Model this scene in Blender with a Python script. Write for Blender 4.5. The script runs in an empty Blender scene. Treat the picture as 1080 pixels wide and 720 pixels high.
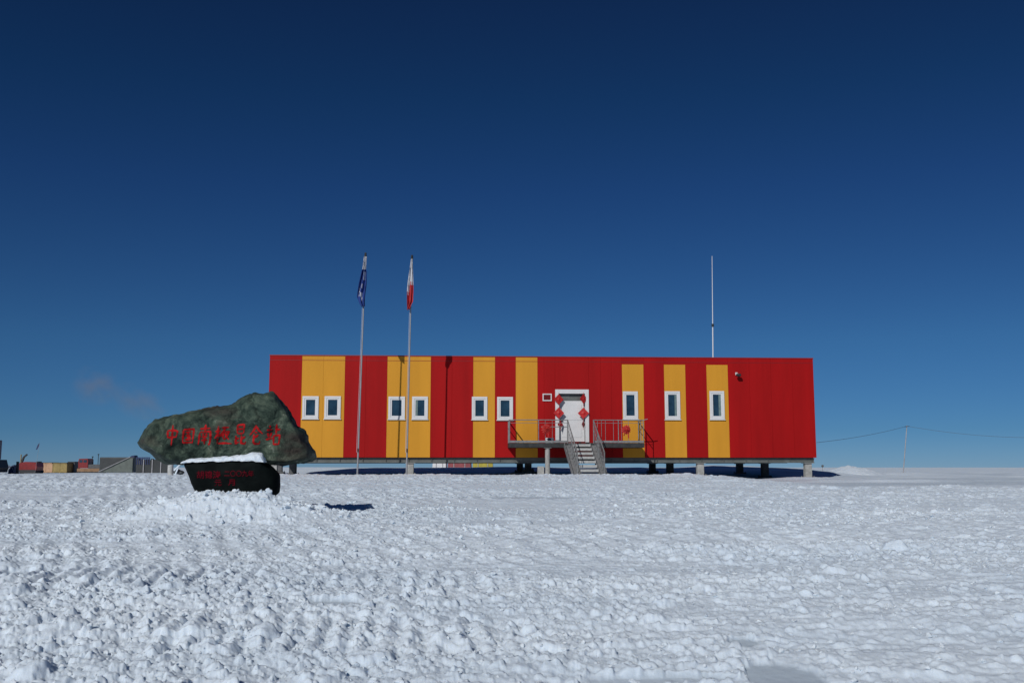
import bpy, bmesh, math, random
import numpy as np
from mathutils import Vector, Matrix, noise as mn
from mathutils.bvhtree import BVHTree
R = math.radians
random.seed(4)
scene = bpy.context.scene
COL = scene.collection

# ------------------------------------------------------------------ camera
EYE = Vector((0, 0, 1.3))
F = 1050.0
PITCH = math.atan(132 / F)
cam_d = bpy.data.cameras.new('camera')
cam = bpy.data.objects.new('camera', cam_d)
COL.objects.link(cam)
cam.location = EYE
cam.rotation_euler = (R(90) + PITCH, 0, 0)
cam_d.sensor_width = 36
cam_d.lens = 35
cam_d.clip_start = 0.05
cam_d.clip_end = 30000
scene.camera = cam

def ray(px, py):
    x = (px - 540) / F
    y = -(py - 360) / F
    c, s = math.cos(PITCH), math.sin(PITCH)
    return Vector((x, c - y * s, s + y * c))

def P(px, py, d):
    """where the photograph's point (px, py) lies at d metres in front of the camera"""
    r = ray(px, py)
    return EYE + r * (d / r.y)

# ------------------------------------------------------------------ materials
KM = 0.76
def mat(name, col=(0.5, 0.5, 0.5), rough=0.6, metal=0.0, spec=0.5, var=0.0, vscale=3.0, bump=0.0, bscale=40.0, col2=None, coat=0.0, stretch=None):
    m = bpy.data.materials.new(name)
    col = tuple(c * KM for c in col)
    if col2: col2 = tuple(c * KM for c in col2)
    m.use_nodes = True
    nt = m.node_tree
    b = nt.nodes['Principled BSDF']
    b.inputs['Base Color'].default_value = (*col, 1)
    b.inputs['Roughness'].default_value = rough
    b.inputs['Metallic'].default_value = metal
    b.inputs['Specular IOR Level'].default_value = spec
    b.inputs['Coat Weight'].default_value = coat
    tc0 = nt.nodes.new('ShaderNodeTexCoord')
    mpn = nt.nodes.new('ShaderNodeMapping'); mpn.inputs['Scale'].default_value = stretch or (1, 1, 1)
    nt.links.new(tc0.outputs['Object'], mpn.inputs['Vector'])
    if var > 0 or col2:
        n = nt.nodes.new('ShaderNodeTexNoise')
        n.inputs['Scale'].default_value = vscale
        n.inputs['Detail'].default_value = 6
        n.inputs['Roughness'].default_value = 0.6
        nt.links.new(mpn.outputs['Vector'], n.inputs['Vector'])
        r = nt.nodes.new('ShaderNodeValToRGB')
        c2 = col2 if col2 else tuple(c * (1 - var) for c in col)
        c1 = col if col2 else tuple(min(1, c * (1 + var)) for c in col)
        r.color_ramp.elements[0].position = 0.35
        r.color_ramp.elements[1].position = 0.65
        r.color_ramp.elements[0].color = (*c2, 1)
        r.color_ramp.elements[1].color = (*c1, 1)
        nt.links.new(n.outputs['Fac'], r.inputs['Fac'])
        nt.links.new(r.outputs['Color'], b.inputs['Base Color'])
    if bump > 0:
        n2 = nt.nodes.new('ShaderNodeTexNoise')
        n2.inputs['Scale'].default_value = bscale
        n2.inputs['Detail'].default_value = 5
        nt.links.new(mpn.outputs['Vector'], n2.inputs['Vector'])
        bp = nt.nodes.new('ShaderNodeBump')
        bp.inputs['Strength'].default_value = bump
        bp.inputs['Distance'].default_value = 0.02
        nt.links.new(n2.outputs['Fac'], bp.inputs['Height'])
        nt.links.new(bp.outputs['Normal'], b.inputs['Normal'])
    return m

SSS = 0.5
def snow_mat(name, base=(0.66, 0.75, 0.84), bstr=0.5, dirt=False):
    m = bpy.data.materials.new(name)
    m.use_nodes = True
    nt = m.node_tree
    L = nt.links.new
    b = nt.nodes['Principled BSDF']
    b.inputs['Roughness'].default_value = 0.55
    b.inputs['Specular IOR Level'].default_value = 0.12
    b.inputs['Subsurface Weight'].default_value = SSS; b.inputs['Subsurface Radius'].default_value = (1.0, 1.1, 1.25); b.inputs['Subsurface Scale'].default_value = .03
    tc = nt.nodes.new('ShaderNodeTexCoord')
    n = nt.nodes.new('ShaderNodeTexNoise'); n.inputs['Scale'].default_value = 0.9; n.inputs['Detail'].default_value = 8
    n.inputs['Roughness'].default_value = 0.65
    mp = nt.nodes.new('ShaderNodeMapping'); mp.inputs['Scale'].default_value = (0.35, 1.0, 1.0)
    L(tc.outputs['Object'], mp.inputs['Vector']); L(mp.outputs['Vector'], n.inputs['Vector'])
    r = nt.nodes.new('ShaderNodeValToRGB')
    r.color_ramp.elements[0].position = 0.38; r.color_ramp.elements[1].position = 0.6
    r.color_ramp.elements[0].color = (base[0] * .90, base[1] * .92, base[2] * .94, 1)
    r.color_ramp.elements[1].color = (*base, 1)
    L(n.outputs['Fac'], r.inputs['Fac'])
    out = r.outputs['Color']
    if dirt:
        at = nt.nodes.new('ShaderNodeAttribute'); at.attribute_name = 'packed'
        mx = nt.nodes.new('ShaderNodeMixRGB')
        mx.inputs['Color2'].default_value = (0.46, 0.545, 0.63, 1)
        L(at.outputs['Fac'], mx.inputs['Fac']); L(out, mx.inputs['Color1'])
        out = mx.outputs['Color']
    L(out, b.inputs['Base Color'])
    n2 = nt.nodes.new('ShaderNodeTexNoise'); n2.inputs['Scale'].default_value = 38; n2.inputs['Detail'].default_value = 6
    n2.inputs['Roughness'].default_value = 0.7
    L(tc.outputs['Object'], n2.inputs['Vector'])
    v = nt.nodes.new('ShaderNodeTexVoronoi'); v.inputs['Scale'].default_value = 14
    L(tc.outputs['Object'], v.inputs['Vector'])
    ad = nt.nodes.new('ShaderNodeMath'); ad.operation = 'ADD'
    L(n2.outputs['Fac'], ad.inputs[0]); L(v.outputs['Distance'], ad.inputs[1])
    bp = nt.nodes.new('ShaderNodeBump'); bp.inputs['Strength'].default_value = bstr; bp.inputs['Distance'].default_value = 0.03
    L(ad.outputs[0], bp.inputs['Height']); L(bp.outputs['Normal'], b.inputs['Normal'])
    return m

M = {}
M['snow'] = snow_mat('snow_ground', bstr=.22, dirt=True)
M['snow_loose'] = snow_mat('snow_loose', (0.68, 0.765, 0.85))
M['red'] = mat('red_panel', (0.40, 0.0055, 0.0065), 0.6, spec=0.12, var=0.11, vscale=1.1, bump=0.10, bscale=5, stretch=(1, 1, .12))
M['redd'] = mat('red_trim', (0.30, 0.012, 0.016), 0.45, var=0.1)
M['orange'] = mat('orange_panel', (0.72, 0.335, 0.033), 0.6, spec=0.12, var=0.06, vscale=1.2, bump=0.10, bscale=5, stretch=(1, 1, .12))
M['white'] = mat('white_frame', (0.78, 0.79, 0.80), 0.4, var=0.04)
M['whited'] = mat('white_door', (0.80, 0.81, 0.82), 0.35, var=0.04, vscale=2)
M['glass'] = mat('window_glass', (0.018, 0.045, 0.075), 0.05, spec=0.8, var=0.45, vscale=1.9, bump=.06, bscale=1.5)
M['curtain'] = mat('pale_green_curtain', (0.16, 0.24, 0.24), .6, var=.2, vscale=6)
M['beam'] = mat('grey_beam', (0.13, 0.145, 0.14), 0.55, var=0.2, vscale=4)
M['steel'] = mat('galvanised_steel', (0.27, 0.28, 0.285), 0.5, metal=0.2, spec=.3, var=0.2, vscale=8)
M['steeld'] = mat('dark_steel', (0.045, 0.048, 0.050), 0.6, metal=0.0, spec=.2, var=0.25, vscale=6)
M['tread'] = mat('stair_tread', (0.50, 0.51, 0.50), 0.55, metal=0.1, var=0.15, vscale=9)
M['concrete'] = mat('pile_concrete', (0.40, 0.40, 0.38), 0.8, var=0.2, vscale=7, bump=0.2)
M['pile'] = mat('pile_dark', (0.10, 0.105, 0.11), 0.7, var=0.3, vscale=6)
M['pole'] = mat('pole_aluminium', (0.42, 0.43, 0.45), 0.38, metal=0.4, var=0.08, vscale=3)
M['whip'] = mat('antenna_white', (0.78, 0.79, 0.82), 0.4)
M['blackm'] = mat('black_plastic', (0.02, 0.02, 0.025), 0.5)
M['paper'] = mat('red_paper', (0.58, 0.016, 0.016), 0.6, var=0.2, vscale=12)
M['cloth_red'] = mat('red_cloth', (0.52, 0.022, 0.016), 0.7, var=0.25, vscale=14)
M['inscr'] = mat('inscription_red', (0.40, 0.010, 0.012), 0.7, spec=.08, var=0.35, vscale=14)
M['inscrd'] = mat('inscription_dull_red', (0.12, 0.006, 0.014), 0.8, spec=.02, var=0.4, vscale=22)
M['flagblue'] = mat('flag_blue', (0.011, 0.05, 0.27), 0.8, var=0.15, vscale=5)
M['flagwhite'] = mat('flag_white', (0.72, 0.74, 0.80), 0.8)
M['flagred'] = mat('flag_red', (0.48, 0.02, 0.03), 0.8, var=0.2, vscale=5)
M['wood'] = mat('pale_wood', (0.58, 0.36, 0.22), 0.75, var=0.12, vscale=2)
M['olivewood'] = mat('olive_yellow_board', (0.36, 0.27, 0.10), 0.75, var=0.15, vscale=2)
M['greyc'] = mat('grey_container', (0.075, 0.085, 0.09), 0.6, var=0.15, vscale=1)
M['tarp'] = mat('grey_green_tarp', (0.13, 0.155, 0.14), 0.7, var=0.2, vscale=1.5)
M['lilac'] = mat('grey_lilac_panel', (0.13, 0.12, 0.17), 0.6, var=0.1)
M['vred'] = mat('vehicle_red', (0.24, 0.012, 0.012), 0.4, var=0.15)
M['navy'] = mat('navy_tarp', (0.012, 0.03, 0.12), 0.6, var=0.3)
M['tan'] = mat('tan_board', (0.30, 0.18, 0.10), 0.8, var=0.2)
M['yellow'] = mat('yellow_tarp', (0.45, 0.38, 0.05), 0.7, var=0.2)
M['pink'] = mat('faded_red_tarp', (0.30, 0.07, 0.08), 0.7, var=0.2)
M['cable'] = mat('cable_dark', (0.10, 0.14, 0.19), 0.7)
M['timber'] = mat('weathered_pole', (0.40, 0.40, 0.42), 0.8, var=0.2)

# big boulder stone
def rock_mat():
    m = bpy.data.materials.new('green_stone')
    m.use_nodes = True
    nt = m.node_tree; L = nt.links.new
    b = nt.nodes['Principled BSDF']; b.inputs['Roughness'].default_value = 0.62
    b.inputs['Specular IOR Level'].default_value = 0.15
    tc = nt.nodes.new('ShaderNodeTexCoord')
    n = nt.nodes.new('ShaderNodeTexNoise'); n.inputs['Scale'].default_value = 2.1; n.inputs['Detail'].default_value = 10
    n.inputs['Roughness'].default_value = 0.76; n.inputs['Distortion'].default_value = 1.2
    L(tc.outputs['Object'], n.inputs['Vector'])
    r = nt.nodes.new('ShaderNodeValToRGB'); e = r.color_ramp.elements
    e[0].position = 0.36; e[0].color = (0.006, 0.014, 0.012, 1)
    e[1].position = 0.70; e[1].color = (0.34, 0.37, 0.31, 1)
    x = r.color_ramp.elements.new(0.47); x.color = (0.036, 0.058, 0.045, 1)
    x = r.color_ramp.elements.new(0.58); x.color = (0.090, 0.122, 0.090, 1)
    L(n.outputs['Fac'], r.inputs['Fac'])
    n3 = nt.nodes.new('ShaderNodeTexNoise'); n3.inputs['Scale'].default_value = 1.3; n3.inputs['Detail'].default_value = 7
    mp = nt.nodes.new('ShaderNodeMapping'); mp.inputs['Location'].default_value = (5, 3, 9); mp.inputs['Rotation'].default_value = (0, .5, 0)
    mp.inputs['Scale'].default_value = (.6, 1, 1.8)
    L(tc.outputs['Object'], mp.inputs['Vector']); L(mp.outputs['Vector'], n3.inputs['Vector'])
    r3 = nt.nodes.new('ShaderNodeValToRGB'); r3.color_ramp.elements[0].position = .58; r3.color_ramp.elements[1].position = .72
    L(n3.outputs['Fac'], r3.inputs['Fac'])
    mx = nt.nodes.new('ShaderNodeMixRGB'); mx.inputs['Color2'].default_value = (0.05, 0.038, 0.033, 1)
    L(r3.outputs['Color'], mx.inputs['Fac']); L(r.outputs['Color'], mx.inputs['Color1'])
    v = nt.nodes.new('ShaderNodeTexVoronoi'); v.feature = 'DISTANCE_TO_EDGE'; v.inputs['Scale'].default_value = 2.2
    wp = nt.nodes.new('ShaderNodeMixRGB'); wp.inputs['Fac'].default_value = .35
    L(tc.outputs['Object'], wp.inputs['Color1']); L(n.outputs['Color'], wp.inputs['Color2']); L(wp.outputs['Color'], v.inputs['Vector'])
    rv = nt.nodes.new('ShaderNodeValToRGB'); rv.color_ramp.elements[0].color = (.3, .3, .3, 1); rv.color_ramp.elements[1].position = .035
    L(v.outputs['Distance'], rv.inputs['Fac'])
    mu = nt.nodes.new('ShaderNodeMixRGB'); mu.blend_type = 'MULTIPLY'; mu.inputs['Fac'].default_value = .7
    L(mx.outputs['Color'], mu.inputs['Color1']); L(rv.outputs['Color'], mu.inputs['Color2'])
    L(mu.outputs['Color'], b.inputs['Base Color'])
    n2 = nt.nodes.new('ShaderNodeTexNoise'); n2.inputs['Scale'].default_value = 9; n2.inputs['Detail'].default_value = 10; n2.inputs['Roughness'].default_value = .68
    L(tc.outputs['Object'], n2.inputs['Vector'])
    bp = nt.nodes.new('ShaderNodeBump'); bp.inputs['Strength'].default_value = 1; bp.inputs['Distance'].default_value = 0.06
    L(n2.outputs['Fac'], bp.inputs['Height']); L(bp.outputs['Normal'], b.inputs['Normal'])
    return m
M['rock'] = rock_mat()
M['black_stone'] = mat('black_stone', (0.004, 0.006, 0.0065), 0.7, spec=0.03, col2=(0.008, 0.012, 0.012), vscale=5, bump=0.35, bscale=12)

# ------------------------------------------------------------------ mesh helpers
class MB:
    def __init__(s):
        s.v = []; s.f = []; s.m = []; s.sm = []
    def add(s, vs, fs, mi=0, smooth=False):
        o = len(s.v)
        s.v += [tuple(v) for v in vs]
        for f in fs:
            s.f.append(tuple(i + o for i in f)); s.m.append(mi); s.sm.append(smooth)
    def box(s, x0, x1, y0, y1, z0, z1, mi=0, bev=0.0):
        if bev > 0:
            bm = bmesh.new()
            bmesh.ops.create_cube(bm, size=1)
            for v in bm.verts:
                v.co = Vector(((x0 + x1) / 2 + v.co.x * (x1 - x0), (y0 + y1) / 2 + v.co.y * (y1 - y0), (z0 + z1) / 2 + v.co.z * (z1 - z0)))
            bmesh.ops.bevel(bm, geom=bm.edges[:], offset=bev, segments=1, affect='EDGES')
            bm.verts.index_update()
            s.add([v.co for v in bm.verts], [[v.index for v in f.verts] for f in bm.faces], mi)
            bm.free(); return
        s.add([(x0, y0, z0), (x1, y0, z0), (x1, y1, z0), (x0, y1, z0), (x0, y0, z1), (x1, y0, z1), (x1, y1, z1), (x0, y1, z1)],
              [(0, 3, 2, 1), (4, 5, 6, 7), (0, 1, 5, 4), (1, 2, 6, 5), (2, 3, 7, 6), (3, 0, 4, 7)], mi)
    def tube(s, a, b, r, r2=None, n=10, mi=0):
        a = Vector(a); b = Vector(b); r2 = r if r2 is None else r2
        d = (b - a).normalized()
        u = d.orthogonal().normalized(); w = d.cross(u)
        vs = []
        for p, q in ((a, r), (b, r2)):
            for i in range(n):
                t = 2 * math.pi * i / n
                vs.append(p + (u * math.cos(t) + w * math.sin(t)) * q)
        fs = [(i, (i + 1) % n, n + (i + 1) % n, n + i) for i in range(n)]
        s.add(vs, fs, mi, True)
        s.add(vs[:n], [tuple(range(n - 1, -1, -1))], mi)
        s.add(vs[n:], [tuple(range(n))], mi)
    def path(s, pts, r, n=8, mi=0):
        for a, b in zip(pts[:-1], pts[1:]):
            s.tube(a, b, r, n=n, mi=mi)
    def bar(s, a, b, w, h, mi=0):
        """rectangular bar from a to b, w across, h high"""
        a = Vector(a); b = Vector(b); d = (b - a).normalized()
        side = d.cross(Vector((0, 0, 1)))
        if side.length < 1e-4: side = Vector((1, 0, 0))
        side.normalize(); up = side.cross(d).normalized()
        vs = []
        for p in (a, b):
            for i, j in ((-1, -1), (1, -1), (1, 1), (-1, 1)):
                vs.append(p + side * (i * w / 2) + up * (j * h / 2))
        s.add(vs, [(0, 1, 2, 3), (7, 6, 5, 4), (0, 4, 5, 1), (1, 5, 6, 2), (2, 6, 7, 3), (3, 7, 4, 0)], mi)
    def prism(s, poly, y0, y1, mi=0):
        n = len(poly)
        s.add([(x, y0, z) for x, z in poly] + [(x, y1, z) for x, z in poly],
              [tuple(range(n)), tuple(range(2 * n - 1, n - 1, -1))] + [(i, i + n, (i + 1) % n + n, (i + 1) % n) for i in range(n)], mi)
    def build(s, name, mats, parent=None):
        me = bpy.data.meshes.new(name)
        me.from_pydata(s.v, [], s.f)
        if not isinstance(mats, (list, tuple)): mats = [mats]
        for m in mats: me.materials.append(m)
        me.polygons.foreach_set('material_index', s.m)
        me.polygons.foreach_set('use_smooth', s.sm)
        me.update()
        bm = bmesh.new(); bm.from_mesh(me)
        bmesh.ops.recalc_face_normals(bm, faces=bm.faces[:])
        bm.to_mesh(me); bm.free()
        o = bpy.data.objects.new(name, me)
        COL.objects.link(o)
        if parent: o.parent = parent
        return o

def tag(o, label=None, cat=None, group=None, kind=None):
    if label: o['label'] = label
    if cat: o['category'] = cat
    if group: o['group'] = group
    if kind: o['kind'] = kind
    return o

def empty(name, loc, rz=0.0, **k):
    o = bpy.data.objects.new(name, None)
    COL.objects.link(o)
    o.location = loc; o.rotation_euler = (0, 0, rz)
    o.empty_display_size = 0.2
    return tag(o, **k)

def copy_tree(o, parent=None):
    c = o.copy(); COL.objects.link(c); c.parent = parent
    for ch in [x for x in bpy.data.objects if x.parent == o]:
        copy_tree(ch, c)
    return c

def sstep(a, b, x):
    t = np.clip((x - a) / (b - a), 0, 1)
    return t * t * (3 - 2 * t)

# ------------------------------------------------------------------ numpy noise
def h2(ix, iy, k):
    h = (ix.astype(np.int64) * 374761393 + iy.astype(np.int64) * 668265263 + k * 2246822519) & 0xffffffff
    h = ((h ^ (h >> 13)) * 1274126177) & 0xffffffff
    h = ((h ^ (h >> 16)) * 2654435761) & 0xffffffff
    h = h ^ (h >> 15)
    return (h & 0xffffff).astype(np.float32) / float(0xffffff)

def vnoise(x, y, k=0):
    ix = np.floor(x); iy = np.floor(y)
    fx = x - ix; fy = y - iy
    ix = ix.astype(np.int64); iy = iy.astype(np.int64)
    fx = fx * fx * (3 - 2 * fx); fy = fy * fy * (3 - 2 * fy)
    a = h2(ix, iy, k); b = h2(ix + 1, iy, k); c = h2(ix, iy + 1, k); d = h2(ix + 1, iy + 1, k)
    return (a * (1 - fx) + b * fx) * (1 - fy) + (c * (1 - fx) + d * fx) * fy

def fbm(x, y, o=4, k=0, g=0.5):
    s = 0; a = 1; t = 0
    for i in range(o):
        s = s + a * vnoise(x * 2 ** i + 17.3 * i, y * 2 ** i + 5.1 * i, k + i)
        t += a; a *= g
    return s / t

def clods(x, y, cell, prob, k, hmul=0.55):
    """lumps of snow about one cell across: steep-sided, flattened, chipped"""
    gx = x / cell; gy = y / cell
    ix = np.floor(gx).astype(np.int64); iy = np.floor(gy).astype(np.int64)
    out = np.zeros_like(x)
    for dx in (-1, 0, 1):
        for dy in (-1, 0, 1):
            cx = ix + dx; cy = iy + dy
            jx = cx + h2(cx, cy, k + 1); jy = cy + h2(cx, cy, k + 2)
            on = h2(cx, cy, k + 3) < prob
            rad = 0.28 + 0.42 * h2(cx, cy, k + 4) ** 1.6
            hh = (0.35 + 0.65 * h2(cx, cy, k + 5)) * rad * hmul
            an = h2(cx, cy, k + 6) * 6.283
            asp = 0.65 + 0.5 * h2(cx, cy, k + 7)
            ux = gx - jx; uy = gy - jy
            c, s = np.cos(an), np.sin(an)
            px = (ux * c + uy * s) / asp; py = -ux * s + uy * c
            # mix of round and boxy distance
            d2 = np.sqrt(px * px + py * py)
            db = np.maximum(np.maximum(np.abs(px), np.abs(px * .42 + py * .91)), np.abs(px * .6 - py * .8))
            q = (0.3 * d2 + 0.78 * db) / rad
            tilt = 1 + px / rad * (h2(cx, cy, k + 8) - .5) * 1.5 + py / rad * (h2(cx, cy, k + 9) - .4) * 1.3
            h = np.clip((1 - q) * 2.3, 0, 1) ** 0.8 * hh * np.clip(tilt, .15, 2) * .85
            out = np.maximum(out, np.where(on, h, 0))
    return out * cell

# ------------------------------------------------------------------ terrain
def dropof(d, y):
    return -(P(540, y, d).z - EYE.z)
KD = [(0, None), (3, None), (6, 722), (8, 640), (10, 597), (12, 571), (15, 548), (20, 529), (25, 517), (30, 508.5), (37, 502), (41, 501)]
kd, kz = [], []
for d, y in KD:
    kd.append(d); kz.append(1.42 if d == 0 else 1.38 if d == 3 else dropof(d, y))
for d, z in ((44, .42), (55, .46), (80, .62), (120, .80), (200, 1.02), (500, 1.6), (2000, 2.6), (9000, 6)):
    kd.append(d); kz.append(z)
kd = np.array(kd, float); kz = np.array(kz, float)

def base_z(x, y):
    d = np.sqrt(x * x * .35 + y * y) * np.where(y > 0, 1, .3)
    # smooth the piecewise profile a little
    z = -(np.interp(d * .96, kd, kz) + np.interp(d, kd, kz) * 2 + np.interp(d * 1.04, kd, kz)) / 4
    # lower, levelled yard to the right of the building
    low = sstep(7.2, 9.6, x + (fbm(x * .5, y * .5, 3, 40) - .5) * 1.6) * sstep(25.5, 27.2, y + (fbm(x * .8, y * .8, 3, 44) - .5) * 2.5) * sstep(75, 50, y)
    z = z - low * np.clip(.56 + z, 0, 1)
    # drift behind the building
    br = sstep(48, 60, y) * sstep(80, 66, y) * sstep(-21, -15, x) * sstep(19.5, 16.0, x)
    z = z + br * (.46 + .10 * (fbm(x * .25, y * .25, 3, 50) - .5))
    # lumps of drift under the building
    ub = np.exp(-(((x - .8) / 1.3) ** 2 + ((y - 49) / 2.2) ** 2)) * .22
    z = z + ub
    # mound round the stone, plus a slight rise behind shaped to show its shadow
    mx, my = x + 4.12, y - 15.15
    mo = .17 * np.exp(-((mx / 1.05) ** 2 * .9 + (my / .8) ** 2 * .9)) + .30 * np.exp(-((((x + 4.05) / 1.5) ** 2) ** 1.3 + ((y - 14.45) / .66) ** 2)) + .02 * np.exp(-(((x + 2.75) / 1.1) ** 2 + ((y - 18.2) / .8) ** 2))
    z = z + mo
    return z + 1.3

def packed(x, y):
    """smooth, hard-packed grey patches"""
    wob = (fbm(x * 6, y * 2.4, 4, 60, .65) - .5) * 2.0
    def el(cx, cy, rx, ry):
        return sstep(1.15, .85, np.sqrt(((x - cx) / rx) ** 2 + ((y - cy) / ry) ** 2) + wob * .5)
    s = el(1.60, 6.1, .24, .30)
    s = np.maximum(s, el(.95, 6.05, .45, .08) * .7)
    s = np.maximum(s, el(-1.42, 8.1, .24, .14) * .9)
    s = np.maximum(s, el(1.55, 6.9, .10, .12))
    s = np.maximum(s, el(.2, 21.5, 1.3, .35) * .7)
    yard = sstep(8.6, 10, x) * sstep(27, 29, y) * sstep(130, 60, y)
    s = np.maximum(s, yard * sstep(.36, .56, fbm(x * .10, y * .28, 4, 61)) * .8)
    lf = sstep(-15, -19, x) * sstep(34, 38, y) * sstep(120, 60, y) * sstep(.42, .6, fbm(x * .08, y * .25, 3, 66)) * .6
    return np.maximum(s, lf)

def rough_z(x, y):
    d = np.sqrt(x * x + y * y)
    pk = packed(x, y)
    far = sstep(46, 41, y)
    yard = sstep(7.6, 9.0, x) * sstep(25.8, 27, y)
    amt = np.clip(1 - pk * 1.25 + yard, 0, 1) * (far * (1 - yard * .72) + .05) 
    # bands left by the plough: stretched across the view
    band = fbm(x * .22 + 3, y * .9, 4, 70)
    patch = fbm(x * .5, y * .45, 4, 80)
    left = sstep(1.5, -2.5, x - (y - 8) * .1)
    rgh = np.clip(.45 + 1.1 * (band - .5) + 1.0 * (patch - .5) + .42 * left * sstep(17, 9, y) + .04 * (1 - left) + .16 * sstep(17, 24, y), .05, 1.2)
    wx = x + (fbm(x * 9, y * 9, 3, 90) - .5) * .07
    wy = y + (fbm(x * 9, y * 9, 3, 95) - .5) * .07
    z = .10 * (fbm(x * .8, y * 1.6, 4, 100) - .5) + .045 * (band - .5)
    # crusted ridges drawn out across the slope
    rn = 1 - np.abs(2 * fbm(x * 1.7 + .4 * wy, y * 6.5, 4, 160) - 1)
    z = z + (.038 * (rn - .75) * (1 - .7 * left)) * sstep(30, 16, d)
    # cleat marks of a tracked vehicle that drove across
    cl = .5 + .5 * np.sin((x * 1.0 + .10 * y + .05 * fbm(x * 4, y * 4, 2, 165)) * 6.283 / .17)
    bands = sstep(6.5, 6.7, y) * sstep(7.7, 7.5, y) + sstep(8.7, 8.9, y) * sstep(9.9, 9.7, y)
    z = z + (cl * .034 - .028) * bands * sstep(.8, -.4, x) * sstep(.35, .5, fbm(x * .6, y * .6, 2, 168))
    lane = sstep(10.5, 10.8, y + .06 * x) * sstep(11.9, 11.5, y + .06 * x) * sstep(1.5, -1, x)
    rgh = rgh * (1 - .55 * lane)
    z = z - .03 * lane
    # blade ridges and tracks
    z = z + .018 * np.abs(vnoise(x * .9, y * 7, 110) - .5) * 2 * (1 - left * .6)
    tr = .5 + .5 * np.sin((x * .93 + y * .36 + .3 * fbm(x, y, 2, 120)) * 6.283 / .36)
    z = z + .022 * tr * sstep(.45, .62, vnoise(x * .45 + 9, y * .33, 125)) 
    a = clods(wx, wy, .105, np.clip(rgh * .95, 0, .95), 200, .62)
    b = clods(wx, wy, .052, np.clip(rgh * 1.1, .25, .98), 230, .8)
    c = clods(wx + 7, wy - 3, .20, np.clip((rgh - .30) * .5, .0, .35), 260, .45)
    e = clods(wx - 3, wy + 9, .40, np.clip((rgh - .5) * .22, .0, .15) + .02, 290, .3)
    mm = np.exp(-((((x + 3.95) / 1.7) ** 2 + ((y - 14.6) / .9) ** 2)))
    c2 = clods(wx + 2, wy + 1, .28, np.clip(mm * 1.1, 0, .8), 320, .5)
    # far from the camera lumps too small for the mesh are dropped
    fs = sstep(26, 15, d)
    z = z + (np.maximum(np.maximum(a, c), np.maximum(e, c2)) + b * .75 * fs) * np.clip(rgh + .25, 0, 1.1)
    z = z + .014 * (fbm(x * 26, y * 26, 3, 130) - .5) * fs
    z = z + .05 * clods(wx * .4, wy, .9, np.full_like(x, .35), 350, .6) * sstep(18, 30, d) * 4
    pedf = np.exp(-((((x + 4.1) / .9) ** 2 + ((y - 15.15) / .45) ** 2) ** 2)); amt2 = amt * (1 - .75 * pedf) * (1 - .2 * np.exp(-(((x + 2.75) / .9) ** 2 + ((y - 17.0) / 1.0) ** 2))) * .88  # lumps lowered at the pedestal, and behind it so the cast shadow shows
    und = .06 * (fbm(x * .12, y * .3, 4, 140) - .5) * sstep(20, 60, d) * (1 + sstep(90, 400, d) * 6)
    drift = sstep(9, 13, x) * sstep(27, 31, y) * (.10 * np.clip(fbm(x * .16, y * .42, 4, 150) - .42, 0, 1) * 4 + .05 * clods(x * .25, y * .8, .9, np.full_like(x, .5), 360, .7) * 2)
    return z * amt2 + und + drift * sstep(400, 120, y), pk

def ground_xy():
    th = np.concatenate([np.radians(np.linspace(-180, -48, 60, endpoint=False)), np.radians(np.linspace(-48, -30.5, 150, endpoint=False)),
                         np.radians(np.linspace(-30.5, 30.5, 1500, endpoint=False)),
                         np.radians(np.linspace(30.5, 48, 150, endpoint=False)), np.radians(np.linspace(48, 180, 60, endpoint=False))])
    r = [0.4, 1.0, 1.8, 2.6, 3.4, 4.2]
    d = 4.6
    while d < 9000:
        r.append(d)
        if d < 5.4: st = .06
        elif d < 13: st = .019 + (d - 5.4) * .0012
        elif d < 20: st = .028 + (d - 13) * .0018
        elif d < 46: st = .041 + (d - 20) * .0026
        else: st = .15 * (d / 46) ** 1.9
        d += st
    r.append(9000)
    return th, np.array(r)

th, rr = ground_xy()
T, RR = np.meshgrid(th, rr)
X = (np.sin(T) * RR).astype(np.float64); Y = (np.cos(T) * RR).astype(np.float64)
nr, nth = X.shape
Xf, Yf = X.ravel(), Y.ravel()
print('ground verts', len(Xf))
rz, pk = rough_z(Xf, Yf)
Zf = base_z(Xf, Yf) + rz
# a packed patch at the stone so nothing pokes through it
co = np.empty((len(Xf) + 1, 3), np.float32)
co[:-1, 0] = Xf; co[:-1, 1] = Yf; co[:-1, 2] = Zf
co[-1] = (0, 0, float(Zf[:nth].mean()))
i = np.arange(nr - 1)[:, None] * nth; j = np.arange(nth)[None, :]; j2 = (j + 1) % nth
quads = np.stack([i + j, i + j2, i + nth + j2, i + nth + j], -1).reshape(-1, 4)[:, ::-1]
tris = np.stack([np.full(nth, len(Xf)), (np.arange(nth) + 1) % nth, np.arange(nth)], -1)[:, ::-1]
gm = bpy.data.meshes.new('snow_field')
gm.vertices.add(len(co)); gm.vertices.foreach_set('co', co.ravel())
nl = quads.size + tris.size
gm.loops.add(nl)
gm.loops.foreach_set('vertex_index', np.concatenate([quads.ravel(), tris.ravel()]).astype(np.int32))
gm.polygons.add(len(quads) + len(tris))
gm.polygons.foreach_set('loop_start', np.concatenate([np.arange(len(quads)) * 4, quads.size + np.arange(len(tris)) * 3]).astype(np.int32))
gm.polygons.foreach_set('use_smooth', np.ones(len(quads) + len(tris), bool))
gm.update(calc_edges=True)
gm.validate()
at = gm.attributes.new('packed', 'FLOAT', 'POINT')
at.data.foreach_set('value', np.append(pk, 0).astype(np.float32))
gm.materials.append(M['snow'])
go = bpy.data.objects.new('snow_ground', gm); COL.objects.link(go)
tag(go, kind='structure', label='rough ploughed snow field', cat='snow')
print('poly normal z', gm.polygons[1000].normal.z)

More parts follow.
